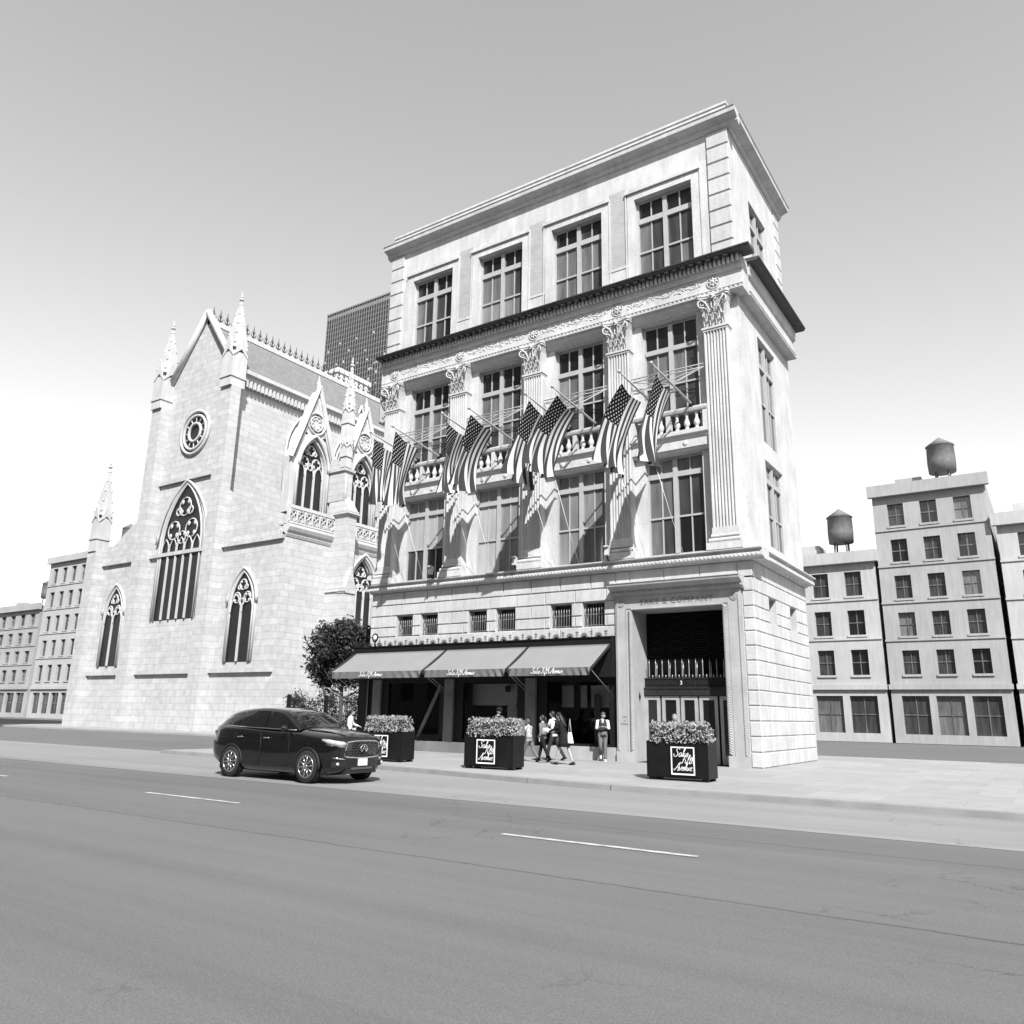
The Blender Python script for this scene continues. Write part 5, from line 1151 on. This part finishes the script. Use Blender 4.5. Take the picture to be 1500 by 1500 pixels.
_, A8 = person("dark-haired person in a loose white shirt on the pavement behind the car bonnet", (1.75, -4.1, 0), RAD(40), 1.68, [(12, 6), (-12, 8)], [(20, 50, 0), (-8, 20, 0)], 4, (8, 0), CW, 'long', None, ('trousers', CD), SHOEB, ('pony', HAIRD), None, slim=1.15)
_, A9 = person("small person in a grey top and dark trousers beside the hedge nearest the car", (2.05, -3.3, 0), RAD(190), 1.45, [(10, 6), (-10, 8)], [(8, 20, 0), (-6, 20, 0)], 2, (6, 0), CG, 'long', None, ('trousers', CB), SHOEB, ('short', HAIRM), None)
# things carried
mb = MB(); sp = A3['sp']; mb.M = Matrix.Rotation(RAD(5), 4, 'Y')
mb.rings([[Vector((-.07 + d_ * cos(a), .15 * wq * sin(a), z)) for a in [2 * pi * q / 12 for q in range(12)]] for z, wq, d_ in ((-.24, .75, .05), (-.21, 1.0, .09), (-.05, 1.05, .11), (.1, 1.0, .10), (.19, .8, .07), (.23, .4, .03))])
mb.ell((-.17, 0, -.1), .05, .11, .09, 10, 6); mb.box(-.175, -.168, -.05, .05, .0, .03)
for sd in (1, -1): mb.tube([(-.02, sd * .1, .18), (.1, sd * .115, .20), (.17, sd * .12, .08), (.14, sd * .13, -.1), (.0, sd * .13, -.18)], .016, 5)
prop("backpack", "dark backpack worn over a white T-shirt", "backpack", A3, sp(.30) + Vector((-.10, 0, 0)), mb, CD, "bag_body")
def paper_bundle(n, sx_, sy_, sz_):
    mb = MB()
    for k in range(n): mb.obox((random.uniform(-.02, .02), random.uniform(-.02, .02), k * .022), (sx_, sy_, sz_), Matrix.Rotation(random.uniform(-.5, .2), 3, 'Y') @ Matrix.Rotation(random.uniform(-.4, .4), 3, 'Z'))
    return mb
prop("paper_bundle", "bundle of white papers held in front of the black dress", "papers", A4, A4['arms'][0][2] + Vector((.10, -.06, .0)), paper_bundle(4, .22, .3, .02), PAPER, "sheets")
prop("folded_jacket", "folded white jacket held by the short person in the patterned blouse", "jacket", A1, A1['arms'][0][2] + Vector((.08, -.05, .02)), paper_bundle(3, .2, .2, .03), CW, "cloth")
mb = MB(); mb.rings([[Vector((.07 * ww * cos(a), .05 * sin(a), z)) for a in [2 * pi * q / 10 for q in range(10)]] for z, ww in ((-.36, 2.0), (-.34, 2.1), (-.2, 1.6), (-.02, 1.0), (0, .7))]); mb.tube([(-.05, 0, 0), (.0, 0, .42), (.05, 0, 0)], .012, 5)
prop("tote_bag", "white tote bag hanging behind the black dress", "bag", A4, A4['sp'](.12) + Vector((-.24, -.02, .02)), mb, CW, "bag_body")
mb = MB(); mb.obox((0, 0, 0), (.075, .15, .012), Matrix.Rotation(-.6, 3, 'Y')); mb.obox((-.004, 0, .008), (.066, .14, .003), Matrix.Rotation(-.6, 3, 'Y'))
h_ = (A5['arms'][0][2] + A5['arms'][1][2]) / 2
prop("phone", "phone held in both hands by the person leaning at the entrance", "phone", A5, h_ + Vector((.07, 0, .05)), mb, SHOEB, "case")

# ------------------------------------------------------------------ black crossover car at the kerb
PAINT = mat("black_car_paint", .004, .15, .1, 2, 0, 30, .3, coat=1.0); CHROME = mat("chrome", .75, .12, .05, 4, 0, 30, .5, 1.0); TYRE = mat("tyre_rubber", .015, .8, .2, 8); RIM = mat("alloy_rim", .45, .25, .05, 6, 0, 30, .5, .9)
PLASTIC = mat("black_plastic", .012, .6, .2, 6, 0, 30, .3); LAMP = mat("headlamp_lens", .55, .08, .25, 9, 0, 30, .5, .3, coat=1.0); PLATE = mat("number_plate", .6, .4, .06, 12)
car = thing("parked_car", "black crossover car with a wide mesh grille pulled up beside the planter", "car", (10.55, -12.38, -.13))
LN = 4.85
# sections: x, then (half width, z) from the underside edge up to the centre of the top
SEC = [(0.0, [(.50, .36), (.56, .44), (.60, .62), (.60, .80), (.56, .90), (.30, .94), (0, .95)]),
       (-.10, [(.66, .28), (.74, .38), (.79, .60), (.79, .82), (.72, .93), (.40, .985), (0, 1.0)]),
       (-.30, [(.78, .23), (.86, .34), (.89, .60), (.88, .84), (.80, .96), (.45, 1.03), (0, 1.045)]),
       (-.62, [(.84, .20), (.92, .32), (.945, .60), (.93, .86), (.85, .98), (.48, 1.065), (0, 1.085)]),
       (-1.05, [(.87, .20), (.95, .32), (.968, .60), (.95, .90), (.87, 1.01), (.50, 1.10), (0, 1.12)]),
       (-1.45, [(.88, .20), (.955, .32), (.965, .60), (.95, .93), (.88, 1.04), (.6, 1.11), (0, 1.15)]),
       (-2.2, [(.88, .20), (.955, .30), (.955, .60), (.945, .96), (.89, 1.05), (.6, 1.08), (0, 1.08)]),
       (-3.1, [(.88, .20), (.955, .30), (.955, .62), (.95, .99), (.89, 1.08), (.6, 1.10), (0, 1.10)]),
       (-3.8, [(.87, .22), (.96, .33), (.975, .65), (.955, 1.02), (.89, 1.11), (.6, 1.13), (0, 1.13)]),
       (-4.4, [(.82, .28), (.92, .38), (.945, .68), (.92, 1.02), (.86, 1.12), (.6, 1.15), (0, 1.16)]),
       (-4.75, [(.70, .36), (.82, .46), (.86, .70), (.83, .98), (.76, 1.08), (.5, 1.12), (0, 1.13)]),
       (-4.85, [(.55, .45), (.65, .52), (.70, .70), (.68, .90), (.60, 1.0), (.4, 1.04), (0, 1.05)])]
def crs(P, t):
    n = len(P) - 1; i = min(int(t), n - 1); f = t - i; a = P[max(i - 1, 0)]; b = P[i]; c = P[i + 1]; d = P[min(i + 2, n)]
    return tuple(.5 * (2 * b[k] + (c[k] - a[k]) * f + (2 * a[k] - 5 * b[k] + 4 * c[k] - d[k]) * f * f + (3 * b[k] - a[k] - 3 * c[k] + d[k]) * f ** 3) for k in range(len(b)))
flat = [(x,) + tuple(q for p in pr for q in p) for x, pr in SEC]; rg = []; NS = 4
for i in range((len(flat) - 1) * NS + 1):
    v = crs(flat, i / NS); pr = [(v[1 + 2 * k], v[2 + 2 * k]) for k in range(7)]; pr = [crs(pr, j / 2) for j in range(13)]
    h = [(v[0], y, z) for y, z in pr]; rg.append([(x, -y, z) for x, y, z in h] + [(x, y, z) for x, y, z in h[::-1][1:]])
mb = MB(); mb.rings(rg, 0, True); body = mb.build("body", PAINT, car)
# cabin
GS = [(-1.38, .86, 1.07, .80, 1.10, 1.12), (-1.75, .88, 1.07, .74, 1.34, 1.36), (-2.15, .89, 1.07, .69, 1.55, 1.575), (-2.6, .89, 1.08, .66, 1.625, 1.655), (-3.2, .89, 1.09, .65, 1.64, 1.675), (-3.8, .88, 1.11, .62, 1.60, 1.635), (-4.25, .86, 1.12, .58, 1.52, 1.55), (-4.55, .82, 1.13, .60, 1.36, 1.39), (-4.78, .76, 1.08, .62, 1.10, 1.12)]
def gsec(v, o=0):
    x, wb, zb, wt, zt, zc = v; return [(x, -wb - o, zb), (x, -(wb * .55 + wt * .45) - o, zb * .45 + zt * .55), (x, -wt - o, zt), (x, -wt * .55, zc + o), (x, 0, zc + .008 + o), (x, wt * .55, zc + o), (x, wt + o, zt), (x, wb * .55 + wt * .45 + o, zb * .45 + zt * .55), (x, wb + o, zb)]
gr_ = [gsec(crs(GS, i / 3)) for i in range((len(GS) - 1) * 3 + 1)]
mb = MB(); n = 9
P = [p for r in gr_ for p in r]; mb.add(P, [(i * n + j, i * n + j + 1, (i + 1) * n + j + 1, (i + 1) * n + j) for i in range(len(gr_) - 1) for j in range(n - 1)], 0, True); mb.build("cabin", PAINT, car)
GL_ = mat("dark_car_window", .006, .04, .2, 2, 0, 30, .5, coat=.3)
def patch(t0, t1, fn, N=8, o=.006):
    mb = MB(); P = []
    for i in range(N + 1):
        v = crs(GS, t0 + (t1 - t0) * i / N); P += fn(v, o, i / N)
    m_ = len(P) // (N + 1); mb.add(P, [(i * m_ + j, i * m_ + j + 1, (i + 1) * m_ + j + 1, (i + 1) * m_ + j) for i in range(N) for j in range(m_ - 1)], 0, True); return mb
def wsf(v, o, t):
    x, wb, zb, wt, zt, zc = v; return [(x + o, y * (wt - .07), zc + o + .006 - abs(y) ** 2.5 * (zc - zt) * .9) for y in [-1 + k / 5 for k in range(11)]]
patch(.12, 1.92, wsf).build("windscreen", GL_, car); patch(6.2, 7.6, wsf).build("rear_window", GL_, car)
for sd in (1, -1):
    for t0, t1 in ((1.25, 3.0), (3.12, 4.75), (4.9, 6.0)):
        def sf(v, o, t, sd=sd):
            x, wb, zb, wt, zt, zc = v; z0, z1 = zb + .045, zt - .05; mid = (wb * .55 + wt * .45, zb * .45 + zt * .55); z1 = max(z1, z0 + .01)
            out = []
            for q in range(5):
                z = z0 + (z1 - z0) * q / 4
                w_ = wb + (mid[0] - wb) * (z - zb) / (mid[1] - zb) if z < mid[1] else mid[0] + (wt - mid[0]) * (z - mid[1]) / (zt - mid[1])
                out.append((x, sd * (w_ + o + .003), z))
            return out
        patch(t0, t1, sf).build("side_window", GL_, car)
    mb = MB(); mb.tube([(x, sd * (w_ + .008), z) for x, w_, z in ((-1.45, .885, 1.085), (-2.2, .895, 1.10), (-3.2, .897, 1.115), (-4.2, .865, 1.15))], .012, 5); mb.build("window_trim", CHROME, car)
    for xa, xb in ((-1.62, -2.68), (-2.7, -3.72)):
        mb = MB(); mb.tube([(xa, sd * .962, 1.0), (xa + .02, sd * .966, .6), (xa, sd * .962, .34), (xb + .1, sd * .962, .34), (xb, sd * .966, .62), (xb, sd * .962, 1.02)], .006, 4); dr = mb.build("door_seam", PLASTIC, car)
        mb = MB(); mb.tube([(xb + .12, sd * .965, .90), (xb + .15, sd * .995, .90), (xb + .30, sd * .995, .905), (xb + .33, sd * .965, .905)], .013, 5); mb.build("door_handle", CHROME, car)
    mb = MB(); mb.ell((-1.72, sd * 1.04, 1.12), .07, .11, .085, 10, 7); mb.tube([(-1.68, sd * .88, 1.07), (-1.70, sd * .98, 1.08)], .025, 5); mb.build("wing_mirror", PAINT, car)
    for xw in (-.92, -3.82):
        mb = MB(); yy = sd * .93; mb.tube([(xw + .385 * cos(a), sd * .955, .36 + .385 * sin(a)) for a in [pi * k / 14 - .12 for k in range(16)]], .035, 6); mb.build("wheel_arch", PLASTIC, car)
        mb = MB(); mb.add([(xw + .375 * cos(a), sd * .974, .36 + .375 * sin(a)) for a in [2 * pi * k / 24 for k in range(24)]], [tuple(range(24))]); mb.build("wheel_well", UNLIT, car)  # flat black disc painted as the shaded hollow round the wheel
        mb = MB(); RR = Matrix.Rotation(pi / 2, 4, 'X'); mb.M = Matrix.Translation((xw, sd * .875, .362)) @ RR; mb.lathe([(.24, -.11), (.33, -.115), (.36, -.08), (.362, .0), (.36, .08), (.33, .115), (.24, .11)], (0, 0, 0), 28); wo = mb.build("wheel", TYRE, car)
        mb = MB(Matrix.Translation((xw, sd * .985, .362)) @ RR)
        mb.tube([(.235 * cos(a), .235 * sin(a), 0) for a in [2 * pi * k / 24 for k in range(25)]], .018, 5, caps=False)
        for k in range(10): a = 2 * pi * k / 10; mb.tube([(.04 * cos(a), .04 * sin(a), 0), (.23 * cos(a + .12), .23 * sin(a + .12), 0)], [.026, .014], 5)
        mb.lathe([(.0, -.02), (.06, -.02), (.06, .02), (0, .02)], (0, 0, 0), 12); mb.build("rim", RIM, wo)
    # headlamps, fog lamps, front vents
    mb = MB(); mb.rings([[(x - .0, sd * (y + dy_), z + dz) for dy_, dz in ((-.02 * k_, -.05 * k_), (.05 * k_, -.055 * k_), (.06 * k_, .03 * k_), (-.02 * k_, .05 * k_))] for x, y, z, k_ in ((.02, .60, .83, .5), (-.03, .68, .835, 1.), (-.13, .77, .85, 1.15), (-.28, .85, .875, 1.), (-.48, .905, .91, .5))]); mb.build("headlamp", LAMP, car)
    mb = MB(); mb.tube([(-.0, sd * .57, .77), (-.06, sd * .74, .775), (-.2, sd * .85, .79), (-.35, sd * .90, .815)], .014, 5); mb.build("lamp_trim", CHROME, car)
    mb = MB(); mb.tube([(.0, sd * .585, .52), (-.05, sd * .74, .53), (-.17, sd * .855, .55)], .02, 5); mb.build("bumper_trim", CHROME, car)
    mb = MB(); mb.rings([[(x, sd * y, z) for z in (.36, .47)] + [(x - .03, sd * (y - .03), z) for z in (.47, .36)] for x, y in ((.0, .555), (-.05, .735), (-.17, .86))], 0, False); mb.build("fog_lamp_recess", PLASTIC, car)
    mb = MB(); mb.ell((-.06, sd * .76, .42), .03, .055, .035, 8, 6); mb.build("fog_lamp", LAMP, car)
    mb = MB(); mb.rings([[(x, sd * y, z) for z in (.86, 1.02)] + [(x + .02, sd * (y - .03), z) for z in (1.02, .86)] for x, y in ((-4.87, .62), (-4.78, .82), (-4.6, .90))], 0, False); mb.build("tail_lamp", mat("tail_lamp_lens", .06, .1, .2, 4, coat=1.0), car)
# grille
GO = [(-.53, .86), (-.56, .76), (-.60, .585), (-.35, .55), (0, .54), (.35, .55), (.60, .585), (.56, .76), (.53, .86), (.3, .885), (0, .89), (-.3, .885)]
gx = lambda y, z, o=0: .012 + o - .16 * abs(y) ** 2.6 - .03 * max(0, z - .75)
mb = MB(); mb.add([(gx(y, z, .004), y, z) for y, z in GO], [tuple(range(len(GO)))]); go = mb.build("grille", PLASTIC, car)
mb = MB()
for k in range(6):
    z = .60 + k * .05; hw = .555 - .06 * (z - .6); mb.tube([(gx(y, z, .012), y, z + .012 * sin(y * 42 + k * pi)) for y in [hw * (-1 + q / 20) for q in range(41)]], .006, 4)
mb.build("grille_mesh", mat("grille_wire", .10, .35, .2, 9, 0, 30, .5, .6), go)
mb = MB(); mb.tube([(gx(y, z, .012), y, z) for y, z in cat(GO + [GO[0]], 3)], .018, 6, caps=False); mb.build("grille_surround", CHROME, go)
mb = MB(); e = lambda a: (gx(0, .73, .032), .115 * cos(a), .73 + .075 * sin(a))
mb.tube([e(a) for a in [-pi / 2 + .55 + (2 * pi - 1.1) * k / 22 for k in range(23)]], .013, 6); mb.tube([e(-pi / 2 + .55), (gx(0, .73, .034), .012, .775)], [.014, .006], 5); mb.tube([e(-pi / 2 - .55), (gx(0, .73, .034), -.012, .775)], [.014, .006], 5)
mb.build("badge", CHROME, go)
mb = MB(); mb.box(.014, .03, -.16, .16, .375, .53); mb.build("number_plate", PLATE, car)
mb = MB(); mb.rings([[(x, -y, z0), (x, y, z0), (x - .03, y, z1), (x - .03, -y, z1)] for x, y, z0, z1 in ((.012, .50, .22, .33), (-.35, .62, .2, .3))], 0, False); mb.build("lower_bumper", PLASTIC, car)
mb = MB(); mb.box(-.01, .01, -.36, .36, .30, .345); mb.build("air_intake", mat("dull_plastic", .07, .6, .1, 4), car)
mb = MB()
for sd in (1, -1): mb.tube([(-.12, sd * .50, 1.0), (-.62, sd * .56, 1.065), (-1.3, sd * .66, 1.10)], .012, 5)
mb.box(-4.4, -.4, -.85, .85, .18, .3); mb.build("underbody", PLASTIC, car)
def raise_(o):                                         # a tall crossover: the body sits high over large wheels
    for v in o.data.vertices: v.co.z = v.co.z * 1.14 if v.co.z < 1.12 else 1.277 + (v.co.z - 1.12) * .9
    for c in o.children: raise_(c)
for o in car.children:
    if o.name.split(".")[0] in ("wheel", "wheel_well", "wheel_arch"):
        for q in [o] + list(o.children):
            for v in q.data.vertices:
                cx = -.92 if v.co.x > -2.3 else -3.82; v.co.x = cx + (v.co.x - cx) * 1.1; v.co.z *= 1.1
    else: raise_(o)
